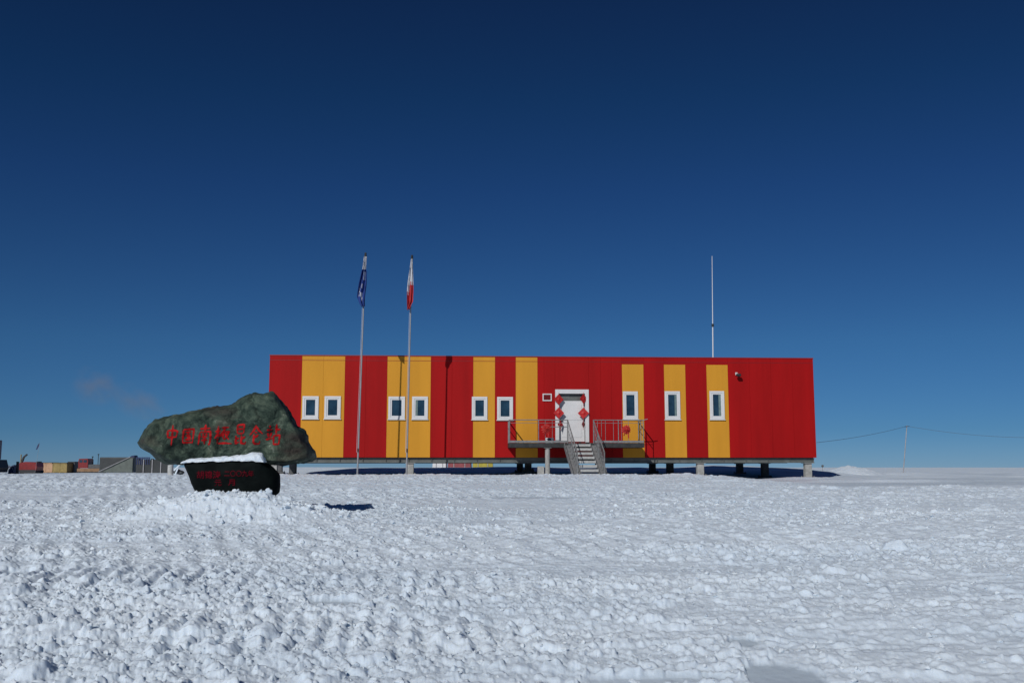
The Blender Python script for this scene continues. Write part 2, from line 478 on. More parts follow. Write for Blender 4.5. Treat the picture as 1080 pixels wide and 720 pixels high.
def gz(x, y):
    a = np.array([float(x)]); b = np.array([float(y)])
    return float((base_z(a, b) + rough_z(a, b)[0])[0])
def bz(x, y):
    return float(base_z(np.array([float(x)]), np.array([float(y)]))[0])

# loose chunks of snow thrown about by the plough: one mass nobody could count
def chunk_field():
    rng = np.random.default_rng(7)
    protos = []
    for k in range(6):
        bm = bmesh.new(); bmesh.ops.create_icosphere(bm, subdivisions=2, radius=1)
        for v in bm.verts:
            p = v.co.copy()
            q = p * (1 + .45 * mn.noise(p * 1.3 + Vector((k * 7, 0, 0))) + .18 * mn.noise(p * 3.3 + Vector((0, k * 5, 0))))
            for a in range(7):      # chip flat faces off it
                nrm = Vector((math.sin(k * 3 + a * 2.1), math.cos(k * 2 + a * 1.7), math.sin(a * 2.6 + k) * .8)).normalized()
                t = q.dot(nrm) - .52
                if t > 0: q -= nrm * t
            v.co = q
        bm.verts.index_update()
        protos.append((np.array([v.co[:] for v in bm.verts]), np.array([[v.index for v in f.verts] for f in bm.faces])))
        bm.free()
    n = 8000
    r = 5.2 + (20 - 5.2) * rng.random(n) ** 1.2
    a = np.radians(rng.uniform(-36, 36, n))
    x = np.sin(a) * r; y = np.cos(a) * r
    dens = fbm(x * .5, y * .45, 4, 80) + fbm(x * .22 + 3, y * .9, 4, 70) + .15 * (x < 0)
    keep = (dens > rng.uniform(.75, 1.35, n)) & (packed(x, y) < .1) & ~((x > 7) & (y > 25))
    keep &= ~((np.abs(x + 4.1) < .95) & (np.abs(y - 15.5) < .75))
    x, y = x[keep], y[keep]
    mnx = rng.normal(-4.0, .9, 260); mny = rng.normal(14.45, .30, 260)
    x = np.append(x, mnx); y = np.append(y, mny)
    z = base_z(x, y) + rough_z(x, y)[0]
    s = .010 + .026 * rng.random(len(x)) ** 3
    s[-260:] = .010 + .040 * rng.random(260) ** 3
    s *= np.clip(y / 12, .8, 1.8)
    VV, FF = [], []; o = 0
    for q in range(len(x)):
        pv, pf = protos[q % 6]
        an = rng.uniform(0, 6.28); c, sn = math.cos(an), math.sin(an)
        sc = s[q] * np.array([rng.uniform(.8, 1.4), rng.uniform(.8, 1.2), rng.uniform(.55, .95)])
        w = pv * sc
        w = np.stack([w[:, 0] * c - w[:, 1] * sn, w[:, 0] * sn + w[:, 1] * c, w[:, 2]], -1) + (x[q], y[q], z[q] + s[q] * .2)
        VV.append(w); FF.append(pf + o); o += len(pv)
    V = np.concatenate(VV); Fc = np.concatenate(FF)
    me = bpy.data.meshes.new('snow_chunks')
    me.vertices.add(len(V)); me.vertices.foreach_set('co', V.astype(np.float32).ravel())
    me.loops.add(Fc.size); me.loops.foreach_set('vertex_index', Fc.astype(np.int32).ravel())
    me.polygons.add(len(Fc)); me.polygons.foreach_set('loop_start', (np.arange(len(Fc)) * 3).astype(np.int32))
    me.polygons.foreach_set('use_smooth', np.zeros(len(Fc), bool))
    me.update(calc_edges=True)
    me.materials.append(M['snow_loose'])
    ob = bpy.data.objects.new('snow_chunks', me); COL.objects.link(ob)
    tag(ob, 'loose white lumps of broken snow scattered over the field', 'snow chunks', kind='stuff')
chunk_field()

# ------------------------------------------------------------------ building
A0 = P(283, 430, 44.0); A1 = P(859.3, 430, 44.0 * 1.03)
dv = Vector((A1.x - A0.x, A1.y - A0.y)); LEN = dv.length
BA = math.atan2(dv.y, dv.x)
U = Vector((math.cos(BA), math.sin(BA), 0)); N = Vector((math.sin(BA), -math.cos(BA), 0))   # N points to the camera
def wp(px, py, off=0.0):
    """photo point on the front wall plane (or off metres before it): (u, z) in the building's frame"""
    o = Vector((A0.x, A0.y, 0)) + N * off
    r = ray(px, py)
    t = ((o - EYE).dot(N)) / r.dot(N)
    p = EYE + r * t
    return (p - Vector((A0.x, A0.y, 0))).dot(U), p.z
GB = 1.3 - .42                      # ground level at the building
Z0 = wp(560, 482.2)[1]; Z1 = wp(560, 376.6)[1]
print('building', LEN, 'height', Z1 - Z0, 'rot', math.degrees(BA), 'Z0', Z0, 'Z1', Z1)
bld = empty('station_building', (A0.x, A0.y, 0), BA,
            label='long flat red and orange striped station building raised on short piles', cat='building')
DEPTH = 8.0
def ux(px, py=430): return wp(px, py)[0]
def wz(py): return wp(600, py)[1]
stripes = [(283, 317.5, 0), (317.5, 363, 1), (363, 408, 0), (408, 454, 1), (454, 499, 0), (499, 522, 1), (522, 544, 0), (544, 567, 1),
           (567, 656.5, 0), (656.5, 679.3, 2), (679.3, 701, 0), (701, 723.6, 2), (723.6, 746, 0), (746, 768.6, 2), (768.6, 859.3, 0)]
wall = MB()
DU0, DU1 = ux(585.6), ux(621)        # doorway
DZ0, DZ1 = wp(600, 466.2)[1], wp(600, 410.6)[1]
def seg(u0, u1, mi):
    g = .0015
    zc = Z1 - .10
    def slab(a, b, z0, z1, mm):
        if b - a > .02: wall.box(a + g, b - g, 0, .06, z0, z1, mm, bev=.004)
    def col(a, b):
        if mi == 2:
            slab(a, b, Z0, Z1 - .30, 1); slab(a, b, Z1 - .30 + .002, Z1, 0)
        else:
            slab(a, b, Z0, Z1, mi)
    if u0 < DU0 < u1 and u1 > DU1:
        col(u0, DU0); col(DU1, u1)
        slab(DU0, DU1, DZ1, Z1, mi); slab(DU0, DU1, Z0, DZ0, mi)
        return
    col(u0, u1)
for a, b, mi in stripes:
    u0 = 0 if a == 283 else ux(a); u1 = LEN if b == 859.3 else ux(b)
    w = u1 - u0
    n = max(1, round(w / 1.0))
    if a == 567:                      # keep the doorway inside one run
        cuts = [u0, (u0 + DU0) / 2 - .1, DU1 + .55, (DU1 + .55 + u1) / 2, u1]
    else:
        cuts = [u0 + w * k / n for k in range(n + 1)]
    for c0, c1 in zip(cuts[:-1], cuts[1:]): seg(c0, c1, mi)
wall.build('front_wall', [M['red'], M['orange']], bld)
core = MB()
core.box(.03, DU0, .061, .25, Z0 + .01, Z1 - .01); core.box(DU1, LEN - .03, .061, .25, Z0 + .01, Z1 - .01)
core.box(DU0, DU1, .061, .25, DZ1, Z1 - .01); core.box(DU0, DU1, .061, .25, Z0 + .01, DZ0)
k = 0
while k < DEPTH - .26:                # side and rear walls in panels
    y0 = .251 + k; y1 = min(DEPTH, y0 + 1.0)
    core.box(0, .08, y0, y1 - .006, Z0, Z1, bev=.003); core.box(LEN - .08, LEN, y0, y1 - .006, Z0, Z1, bev=.003)
    k += 1.0
nn = 24
for q in range(nn): core.box(.081 + (LEN - .162) * q / nn, .081 + (LEN - .162) * (q + 1) / nn - .006, DEPTH - .1, DEPTH, Z0, Z1, bev=.003)
core.build('rear_and_side_walls', M['red'], bld)
rf = MB(); rf.box(.05, LEN - .05, .07, DEPTH - .11, Z1 - .12, Z1 - .03); rf.build('roof', M['snow_loose'], bld)
tr = MB()
tr.box(-.015, LEN + .015, -.018, .10, Z1 + .001, Z1 + .045)
tr.box(-.015, LEN + .015, DEPTH - .10, DEPTH + .018, Z1 + .001, Z1 + .045)
tr.box(-.015, .10, .101, DEPTH - .101, Z1 + .001, Z1 + .045); tr.box(LEN - .10, LEN + .015, .101, DEPTH - .101, Z1 + .001, Z1 + .045)
tr.build('roof_edge_trim', M['redd'], bld)
fl = MB(); fl.box(.1, LEN - .1, .15, DEPTH - .15, Z0 - .02, Z0 + .009); fl.build('floor_slab', M['beam'], bld)
ft = MB()                          # fine drip strip across the wall head
ft.box(0.01, LEN - .01, -.010, -.002, Z1 - .20, Z1 - .185, 0)
ft.build('drip_strip', M['redd'], bld)
ZB = Z0 - .235                     # underside of the beam
for q, yy in enumerate((.10, 3.9, DEPTH - .4)):
    b = MB()
    b.box(.06, LEN - .06, yy, yy + .16, Z0 - .022 - .025, Z0 - .022); b.box(.06, LEN - .06, yy, yy + .16, ZB, ZB + .025)
    b.box(.07, LEN - .07, yy + .06, yy + .10, ZB + .026, Z0 - .048)
    for w in range(25): b.box(.12 + w * (LEN - .3) / 24, .135 + w * (LEN - .3) / 24, yy + .005, yy + .059, ZB + .026, Z0 - .048)
    b.build('base_beam', M['beam'], bld)
# piles
def pile(u, v, mat_, w=.30):
    p = empty  # noqa
    b = MB()
    x = A0.x + U.x * u - N.x * v; y = A0.y + U.y * u - N.y * v
    zb = bz(x, y) - .25
    zt = ZB - .002
    g = zb + .25
    b.box(u - w / 2, u + w / 2, v - w / 2, v + w / 2, zb, zt - .022, bev=.01)
    b.box(u - w * .72, u + w * .72, v - w * .72, v + w * .72, zt - .02, zt, bev=.004)
    b.box(u - w * .85, u + w * .85, v - w * .85, v + w * .85, zb, g + .10, bev=.012)
    for sx in (-1, 1):
        for sy in (-1, 1):
            b.tube((u + sx * w * .7, v + sy * w * .7, g + .101), (u + sx * w * .7, v + sy * w * .7, g + .15), .018, n=6)
    b.build('pile', mat_, bld)
for px in (288, 432.5, 739.5, 853.5): pile(ux(px, 492), .22, M['concrete'], .30)
def backu(px, v): return wp(px, 492, -v)[0]
for px in (294.5, 309, 548.3, 557, 688, 706.5, 780, 806.5): 
    pile(backu(px, 4.0) if px in (309, 557, 706.5, 806.5) else backu(px, 7.5), 4.0 if px in (309, 557, 706.5, 806.5) else 7.5, M['pile'], .32)  # rear rows take a darker copy than the lit front piles, shade in the colour

# windows
def window(px0, px1, py0, py1, name='window'):
    u0, z1 = wp(px0, py0); u1, z0 = wp(px1, py1)
    root = MB()
    fw = .095
    root.box(u0, u1, -.045, -.002, z1 - fw, z1, bev=.006); root.box(u0, u1, -.045, -.002, z0, z0 + fw, bev=.006)
    root.box(u0, u0 + fw, -.044, -.002, z0 + fw, z1 - fw, bev=.004); root.box(u1 - fw, u1, -.044, -.002, z0 + fw, z1 - fw, bev=.004)
    fr = root.build('window', M['white'], bld)
    s = MB(); a, b2, c, d = u0 + fw - .012, u1 - fw + .012, z0 + fw - .012, z1 - fw + .012; sw = .058; a += .014; b2 -= .014; c += .014; d -= .014
    s.box(a, b2, -.026, -.004, d - sw, d); s.box(a, b2, -.026, -.004, c, c + sw)
    s.box(a, a + sw, -.025, -.004, c + sw, d - sw); s.box(b2 - sw, b2, -.025, -.004, c + sw, d - sw)
    s.build('sash', M['white'], fr)
    g = MB(); g.box(a, b2, -.0035, -.0022, c, d); g.build('glass_pane', M['glass'], fr)
    if px0 in cur:
        f0, f1 = cur[px0]; cu_ = MB(); cu_.box(a + (b2 - a) * f0, a + (b2 - a) * f1, -.0055, -.0036, c + sw, d - sw); cu_.build('curtain', M['curtain'], fr)
    sl = MB(); sl.box(u0 - .03, u1 + .03, -.075, -.002, z0 - .032, z0 - .003); sl.build('sill', M['white'], fr)
cur = {748: (.66, .88), 700.8: (.70, .86), 434.7: (.12, .30)}
for w in ((319.3, 335.8, 417.6, 441.5), (342.5, 359.2, 417.6, 441.5), (409.8, 427, 418.0, 442), (434.7, 451.2, 418.0, 442),
          (497.7, 514, 418.2, 442.4), (524.3, 541, 418.4, 442.7), (656.7, 673, 412.6, 441.8), (700.8, 717.6, 412.4, 442.2), (748, 764.3, 412.2, 442.2)):
    window(*w)

# door
dr = MB(); fw = .17
dr.box(DU0, DU0 + fw, -.05, .05, DZ0, DZ1, bev=.006); dr.box(DU1 - fw, DU1, -.05, .05, DZ0, DZ1, bev=.006)
dr.box(DU0 + fw, DU1 - fw, -.049, .05, DZ1 - .19, DZ1, bev=.006)
door = dr.build('door', M['white'], bld)
tz = DZ1 - .19 - .30
t = MB(); t.box(DU0 + fw, DU1 - fw, .12, .15, tz, DZ1 - .19); t.build('transom_panel', M['beam'], door)
lf = MB()
lf.box(DU0 + fw + .01, DU1 - fw - .01, .13, .18, DZ0 + .03, tz - .01, bev=.006)
lw = (DU1 - DU0 - 2 * fw)
lf.box(DU0 + fw + .14, DU1 - fw - .14, .118, .129, DZ0 + .22, DZ0 + .85, bev=.004)
lf.box(DU0 + fw + .14, DU1 - fw - .14, .118, .129, DZ0 + 1.0, tz - .15, bev=.004)
lf.build('door_leaf', M['whited'], door)
dh = MB(); dh.box(DU0 + fw + .06, DU0 + fw + .09, .09, .128, DZ0 + .80, DZ0 + 1.05, bev=.003); dh.tube((DU0 + fw + .075, .085, DZ0 + .95), (DU0 + fw + .20, .085, DZ0 + .95), .013)
dh.build('door_handle', M['steeld'], door)
# small framed vent left of the door
u0, z1 = wp(572.2, 415); u1, z0 = wp(581.8, 422.8)
v = MB(); e = .045
v.box(u0, u1, -.05, -.002, z1 - e, z1); v.box(u0, u1, -.05, -.002, z0, z0 + e); v.box(u0, u0 + e, -.049, -.002, z0 + e, z1 - e); v.box(u1 - e, u1, -.049, -.002, z0 + e, z1 - e)
vo = v.build('wall_vent', M['white'], bld)
v = MB()
for q in range(5):
    zz = z0 + e + (z1 - z0 - 2 * e) * (q + .2) / 5
    v.box(u0 + e, u1 - e, -.035, -.006, zz, zz + .022)
v.build('louvre', M['redd'], vo)
# wall lamp
uc, zc = wp(776.5, 395)
l = MB(); l.box(uc - .05, uc + .05, -.05, -.002, zc - .02, zc + .10, bev=.01); l.bar((uc, -.05, zc + .05), (uc + .05, -.20, zc), .05, .05)
lo = l.build('wall_lamp', M['white'], bld)
l = MB(); l.box(uc - .06, uc + .14, -.32, -.17, zc - .10, zc + .02, bev=.02); l.build('lamp_head', M['blackm'], lo)

# roof things
def local_to_world(u, v, z): return Vector((A0.x, A0.y, 0)) + U * u - N * v + Vector((0, 0, z))
u_, _ = wp(716, 376, -2.0)
rl = empty('roof_vent_cap', local_to_world(u_, 2.0, Z1 - .03), BA, label='tiny white vent cap standing on the roof left of the antenna', cat='vent')
b = MB(); b.tube((0, 0, 0), (0, 0, .16), .05, n=12); b.build('stem', M['white'], rl)
b = MB(); b.tube((0, 0, .161), (0, 0, .24), .13, .05, n=12); b.build('cap', M['white'], rl)
# antenna
u_, _ = wp(751.9, 376, -1.0)
p0 = local_to_world(u_, 1.0, Z1 - .03); top = P(751.0, 270, p0.y)
H = top.z - p0.z
an = empty('whip_antenna', p0, 0, label='tall thin white whip antenna rising from the roof', cat='antenna')
lean = top.x - p0.x
def al(t): return Vector((lean * t, 0, H * t))
b = MB(); b.tube(al(0), al(.335), .030, .027, n=10); b.build('lower_mast', M['whip'], an)
b = MB(); b.tube(al(.325), al(.352), .058, n=10); b.build('coupling', M['steeld'], an)
b = MB(); b.tube(al(.35), al(1), .022, .013, n=10); b.build('upper_rod', M['whip'], an)
b = MB(); b.box(-.12, .12, -.12, .12, 0, .02); b.build('base_plate', M['steel'], an)

# ------------------------------------------------------------------ entrance platform with stairs
PD = 1.30                           # how far the deck stands out from the wall
pu0, pz = wp(536.9, 467.0, PD); pu1, _ = wp(679.6, 467.0, PD)
DK = wp(600, 466.8, PD)[1]          # deck level
RT = wp(560, 442.6, PD)[1]          # top rail
plo = local_to_world(pu0, 0, 0)
plat = empty('entrance_platform', (plo.x, plo.y, 0), BA, label='galvanised steel entrance platform with railings and a central stair', cat='platform')
W = pu1 - pu0
GS = 1.3 - .40
su0, su1 = wp(603.5, 467, PD)[0] - pu0, wp(621.8, 467, PD)[0] - pu0
dk = MB()                            # bar grating
y = -PD + .07
while y < -.10:
    dk.box(.05, W - .05, y, y + .032, DK - .035, DK - .002)
    y += .062
for q in range(12):
    x = .05 + (W - .14) * q / 11
    dk.box(x, x + .03, -PD + .06, -.06, DK - .060, DK - .037)
dk.build('deck_grating', M['steel'], plat)
b = MB()
b.box(0, W, -PD, -PD + .055, DK - .20, DK, bev=.004); b.box(0, W, -.09, -.04, DK - .20, DK)
b.box(0, .05, -PD + .056, -.091, DK - .20, DK); b.box(W - .05, W, -PD + .056, -.091, DK - .20, DK)
for q in range(1, 6): b.box(W * q / 6 - .03, W * q / 6 + .03, -PD + .056, -.091, DK - .18, DK - .062)
b.build('deck_frame', M['steeld'], plat)
def lit_column(u, v, r, name='support_column'):
    b = MB(); b.tube((u, v, GS - .4), (u, v, DK - .224), r, n=16)
    b.box(u - r * 1.5, u + r * 1.5, v - r * 1.5, v + r * 1.5, DK - .222, DK - .205)
    b.box(u - r * 2, u + r * 2, v - r * 2, v + r * 2, GS - .3, GS + .05, bev=.01)
    b.build(name, M['concrete'], plat)
lit_column(wp(577.5, 490, PD - .18)[0] - pu0, -PD + .18, .105)
# footing block left of the column
b = MB(); fu = wp(570.3, 490, .9)[0] - pu0
b.box(fu - .14, fu + .14, -1.04, -.76, GS - .3, GS + .42, bev=.012); b.build('footing_block', M['concrete'], plat)
# railings
def railing(a, b_, y0, n_post, balusters, name):
    """front rail from u=a to u=b_ along y0"""
    r = MB()
    for q in range(n_post):
        x = a + (b_ - a) * q / (n_post - 1)
        r.tube((x, y0, DK - .1), (x, y0, RT), .019, n=8)
    r.tube((a, y0, RT), (b_, y0, RT), .020, n=8)
    r.tube((a, y0, RT - .13), (b_, y0, RT - .13), .009, n=6)
    r.box(a, b_, y0 - .004, y0 + .004, DK + .01, DK + .10)
    for x in balusters:
        r.tube((x, y0, DK + .02), (x, y0, RT), .010, n=6)
    return r
yf = -PD + .03
lr = railing(.03, su0 - .20, yf, 3, [], 'l')
lr.tube((.03, yf, RT), (.03, -.06, RT), .026, n=8); lr.tube((.03, yf + .6, DK), (.03, yf + .6, RT), .022, n=8); lr.tube((.03, -.09, DK), (.03, -.09, RT), .022, n=8)
lr.tube((.03, yf, RT - .35), (.03, -.06, RT - .35), .016, n=6)
ln = su0 - .20
for x in (ln * .62, ln * .74, ln * .86): lr.tube((x, yf, DK + .02), (x, yf, RT), .009, n=6)
lr.tube((ln * .55, yf, RT - .30), (ln, yf, RT - .30), .018, n=6)
lr.build('railing', M['steel'], plat)
a = su1 + .18; ln = W - .03 - a
rr_ = railing(a, W - .03, yf, 3, [a + ln * t for t in (.08, .16, .24, .40, .56, .70)], 'r')
rr_.tube((W - .03, yf, RT), (W - .03, -.06, RT), .026, n=8); rr_.tube((W - .03, -.09, DK), (W - .03, -.09, RT), .022, n=8); rr_.tube((W - .03, yf + .6, DK), (W - .03, yf + .6, RT), .022, n=8)
rr_.tube((W - .03, yf, RT - .35), (W - .03, -.06, RT - .35), .016, n=6)
rr_.tube((W - .03, yf, RT), (W + .16, yf - .02, RT + .05), .02, n=6)
rr_.build('railing', M['steel'], plat)
# stairs
RUN = 2.05; NS = 8
rise = (DK - GS) / NS
slope = Vector((.17, -RUN, -(DK - GS)))
for sx, nm, cw in ((su0 - .01, 'l', -.34), (su1 + .01, 'r', .30)):
    b = MB()
    top_ = Vector((sx, -PD - .002, DK - .08)); bot = top_ + slope
    b.bar(top_, bot, .02, .18)
    b.bar(top_ + Vector((cw, 0, 0)), bot + Vector((cw, 0, 0)), .03, .20)
    b.build('stringer', M['steel'], plat)
    b = MB()
    c_ = Vector((cw / 2, 0, -.03)); b.bar(top_ + c_, bot + c_, abs(cw) - .026, .02)
    b.build('side_plate', M['steel'], plat)
    b = MB()
    hh = RT - DK
    hx = sx + cw * .55
    ra = Vector((hx, -PD - .03, RT)); rb = ra + slope
    b.tube(ra, rb, .024, n=8); b.tube(ra, Vector((hx, yf, RT)), .024, n=8)
    m1 = ra - Vector((0, 0, hh * .42)); b.tube(m1, m1 + slope, .012, n=6)
    for q in range(10):
        t = q / 9
        rad = .020 if q in (0, 4, 9) else .009
        p = ra + slope * t
        b.tube(p - Vector((0, 0, hh + .04)), p, rad, n=6)
    b.build('handrail', M['steel'], plat)
for q in range(NS):
    z = DK - rise * (q + .35); yy = -PD - .04 - RUN * q / NS
    kx = .17 * q / NS; b = MB(); b.box(su0 + kx, su1 + kx, yy - .24, yy, z - .03, z, bev=.004); b.box(su0 + kx, su1 + kx, yy - .252, yy - .241, z - .105, z + .004)
    b.build('stair_tread', M['tread'], plat)

# air conditioner box on the deck
uu, zz = wp(579.6, 465.4, .7)
ac = empty('heater_unit', local_to_world(uu, -.7, DK - .002), BA, label='small white heater box standing on the deck left of the door', cat='heater')
b = MB(); b.box(-.18, .18, -.12, .12, .005, .235, bev=.012); b.build('casing', M['white'], ac)
b = MB(); b.tube((-.02, -.121, .12), (-.02, -.135, .12), .085, n=16); b.build('fan_grille', M['blackm'], ac)
# snow lying on the deck by the left jamb
# red rosettes tied to the railings
def rosette(px, py, label, ribbon):
    u, z = wp(px, py, PD + .06)
    loc = local_to_world(u, -(PD + .04), z)
    r = empty('ribbon_rosette', loc, BA, label=label, cat='rosette', group='red ribbon rosettes on the platform railings')
    b = MB(); rnd = random.Random(int(px))
    n = 26
    for k in range(3):
        R_ = .20 - .055 * k; y = -.02 - .035 * k
        vs = [(0, y - .03, 0)]
        for i in range(n):
            t = 2 * math.pi * i / n
            q = R_ * (1 + .16 * math.cos(i * math.pi) + rnd.uniform(-.08, .08))
            vs.append((math.cos(t) * q, y + .03 * math.sin(i * math.pi + .6) + rnd.uniform(-.012, .012), math.sin(t) * q))
        b.add(vs, [(0, 1 + i, 1 + (i + 1) % n) for i in range(n)])
    # a soft ball behind
    bm = bmesh.new(); bmesh.ops.create_icosphere(bm, subdivisions=2, radius=.13)
    bm.verts.index_update()
    b.add([(v.co.x, v.co.y * .5, v.co.z) for v in bm.verts], [[v.index for v in f.verts] for f in bm.faces], 0, True); bm.free()
    b.build('bow', M['cloth_red'], r)
    for s in (-1, 1):
        b = MB(); pts = [Vector((s * .02, -.01, -.1)), Vector((s * .09, -.03, -.20)), Vector((s * .10, 0.0, -.31 - .05 * s))]
        for p, q in zip(pts[:-1], pts[1:]): b.bar(p, q, .05, .012)
        b.build('ribbon_tail', M['cloth_red'], r)
rosette(576, 452, 'red ribbon rosette tied to the platform railing left of the door', 0)
rosette(660.5, 453, 'red ribbon rosette tied to the platform railing right of the stair', 0)
# strings of red paper diamonds down the door jambs
def garland(px_list, py_list, sizes, label):
    u, z = wp(px_list[0], py_list[0], .12)
    r = empty('paper_garland', local_to_world(u, -.12, z), BA, label=label, cat='garland', group='strings of red paper diamonds beside the door')
    pts = []
    for px, py in zip(px_list, py_list):
        uu, zz = wp(px, py, .12); pts.append((uu - u, zz - z))
    for (x, zc), (s, tw) in zip(pts, sizes):
        b = MB(); c, sn = math.cos(tw), math.sin(tw)
        vs = []
        for yy in (-.012, .012):
            for dx, dz in ((0, -s), (s, 0), (0, s), (-s, 0)):
                vs.append((x + dx * c, yy + dx * sn, zc + dz))
        b.add(vs, [(0, 1, 2, 3), (7, 6, 5, 4), (0, 4, 5, 1), (1, 5, 6, 2), (2, 6, 7, 3), (3, 7, 4, 0)])
        # folded ridge in the middle
        b.add([(x, -.045, zc), (x - s * .45 * c, -.013 - s * .45 * sn, zc), (x, -.013, zc + s * .45), (x + s * .45 * c, -.013 + s * .45 * sn, zc), (x, -.013, zc - s * .45)],
              [(0, 1, 2), (0, 2, 3), (0, 3, 4), (0, 4, 1)])
        b.build('paper_diamond', M['paper'], r)
    b = MB(); b.tube((pts[0][0], .0, pts[0][1] + .3), (pts[-1][0], .0, pts[-1][1] - .25), .008, n=5)
    b.build('string', M['paper'], r)
garland([589.3, 589.3, 591], [421.0, 435.3, 447.5], [(.24, .35), (.25, 0.1), (.19, .75)], 'string of three red paper diamonds down the left door jamb')
garland([615.5, 615.3, 615.2], [420.5, 435.6, 447.3], [(.23, .6), (.255, 0), (.19, 1.1)], 'string of three red paper diamonds down the right door jamb')

# ------------------------------------------------------------------ flagpoles
def limp_flag(name, poleseg, prof, mats, label, seed, group):
    """cloth hanging in folds; prof: list of (t down, left offset, right offset, row material)"""
    top, bot = poleseg
    b = MB(); rows = []
    n = 16
    for k in range(len(prof) * 3 - 2):
        i = min(k // 3, len(prof) - 2); f = (k - 3 * i) / 3
        p = [prof[i][q] * (1 - f) + prof[i + 1][q] * f for q in range(3)]
        rows.append((p, prof[i][3]))
    vs = []
    for ri, (p, mi) in enumerate(rows):
        t, l, r = p
        c = top.lerp(bot, t)
        for q in range(n + 1):
            s = q / n
            x = l + (r - l) * s
            yv = .07 * math.sin(s * 13 + seed + ri * .25) + .04 * math.sin(s * 29 + ri * .5) - .15
            zz = .03 * math.sin(s * 9 + seed * 2) * (1 if ri == len(rows) - 1 else .3)
            vs.append((c.x + x, c.y + yv, c.z + zz))
    for th_ in (0, 1):
        o = (0, .012, 0)
    fs, ms = [], []
    rnd = random.Random(seed)
    for ri in range(len(rows) - 1):
        for q in range(n):
            a = ri * (n + 1) + q
            mi = rows[ri][1]
            if callable(mats[1]): mi = mats[1](ri / (len(rows) - 1), q / n, mi, rnd)
            fs.append((a, a + 1, a + n + 2, a + n + 1)); ms.append(mi)
    for f, m_ in zip(fs, ms):
        b.f.append(f); b.m.append(m_); b.sm.append(True)
    b.v = vs
    o = b.build(name, mats[0], None)
    so = o.modifiers.new('thickness', 'SOLIDIFY'); so.thickness = .006
    o.location = (0, 0, 0)
    # put the origin at the hoist
    org = top.copy()
    for v in o.data.vertices: v.co -= org
    o.location = org
    tag(o, label, 'flag', group)
    return o

def flagpole(px0, py0, px1, py1, d, label):
    base = P(px1, py1, d); tp = P(px0, py0, d)
    g = bz(base.x, base.y) - .3
    t = (g - base.z) / (tp.z - base.z)
    base = base.lerp(tp, t)
    r = empty('flagpole', base, 0, label=label, cat='flagpole', group='flagpoles in front of the building')
    dd = tp - base
    b = MB(); b.tube((0, 0, 0), dd * .5, .038, .033, n=14); b.tube(dd * .5, dd * .985, .033, .022, n=14); b.build('shaft', M['pole'], r)
    bm = bmesh.new(); bmesh.ops.create_uvsphere(bm, u_segments=14, v_segments=8, radius=.05); bm.verts.index_update()
    b = MB(); b.add([v.co + dd for v in bm.verts], [[v.index for v in f.verts] for f in bm.faces], 0, True); bm.free()
    b.tube(dd * .985, dd * .995, .05, n=10)
    b.build('finial', M['steeld'], r)
    b = MB(); z = .30; b.tube((0, 0, z - .1), (0, 0, z + .06), .13, .11, n=14); b.build('base_flange', M['steel'], r)
    # halyard and cleat
    b = MB(); off = Vector((-.06, -.05, 0)); b.tube(dd * .13 + off, dd * .97 + off * .7, .006, n=5); b.build('halyard', M['flagwhite'], r)
    b = MB(); q = dd * .14 + Vector((0, -.06, 0)); b.box(q.x - .02, q.x + .02, q.y - .02, q.y + .03, q.z - .07, q.z + .07); b.build('cleat', M['steeld'], r)
    return base, tp
dp = 41.5
b0, t0 = flagpole(385.6, 267.5, 377, 497, dp, 'left one of the two tall flagpoles, carrying the blue flag')
b1, t1 = flagpole(434.6, 270, 428.8, 497, dp, 'right one of the two tall flagpoles, carrying the red and white flag')
mpp = dp / F
def on_pole(b, t, py, px_a, px_b, x0y, x1y):
    pass
def seg_at(base, tp, py0, py1):
    out = []
    for py in (py0, py1):
        zz = P(400, py, dp).z; f = (zz - base.z) / (tp.z - base.z); out.append(base.lerp(tp, f))
    return out
def logo(t, s, mi, rnd):
    if mi == 0 and ((.32 < t < .42 and .45 < s < .8) or (.46 < t < .52 and .2 < s < .5) or (.6 < t < .74 and .35 < s < .62) or (.5 < t < .62 and .1 < s < .2)) and rnd.random() < .75: return 1
    return mi
sg = seg_at(b0, t0, 271.5, 324)
k = mpp
limp_flag('blue_flag', sg, [(0, -1 * k, 2 * k, 1), (.26, -2.0 * k, 1.8 * k, 0), (.30, -3.0 * k, 2.8 * k, 0), (.55, -5.2 * k, 2.8 * k, 0), (.80, -7.0 * k, 1.8 * k, 0), (.92, -4.4 * k, 1.6 * k, 0), (1, -1.6 * k, 1.6 * k, 0)],
          ([M['flagblue'], M['flagwhite']], logo), 'limp dark blue flag with white marks hanging from the left pole', 3, 'limp flags on the flagpoles')
def rw(t, s, mi, rnd):
    lim = .34 + .16 * (s < .35)
    return 1 if t < lim + .04 * math.sin(s * 20) else 0
sg = seg_at(b1, t1, 274, 327)
limp_flag('red_flag', sg, [(0, -.6 * k, 1.2 * k, 1), (.25, -2.2 * k, 1.8 * k, 1), (.45, -3.4 * k, 2.4 * k, 0), (.65, -3.8 * k, 3.0 * k, 0), (.85, -3.6 * k, 2.8 * k, 0), (.93, -3.6 * k, .6 * k, 0), (1, -3.2 * k, -1.0 * k, 0)],
          ([M['flagred'], M['flagwhite']], rw), 'limp flag, white above and red below, hanging from the right pole', 8, 'limp flags on the flagpoles')

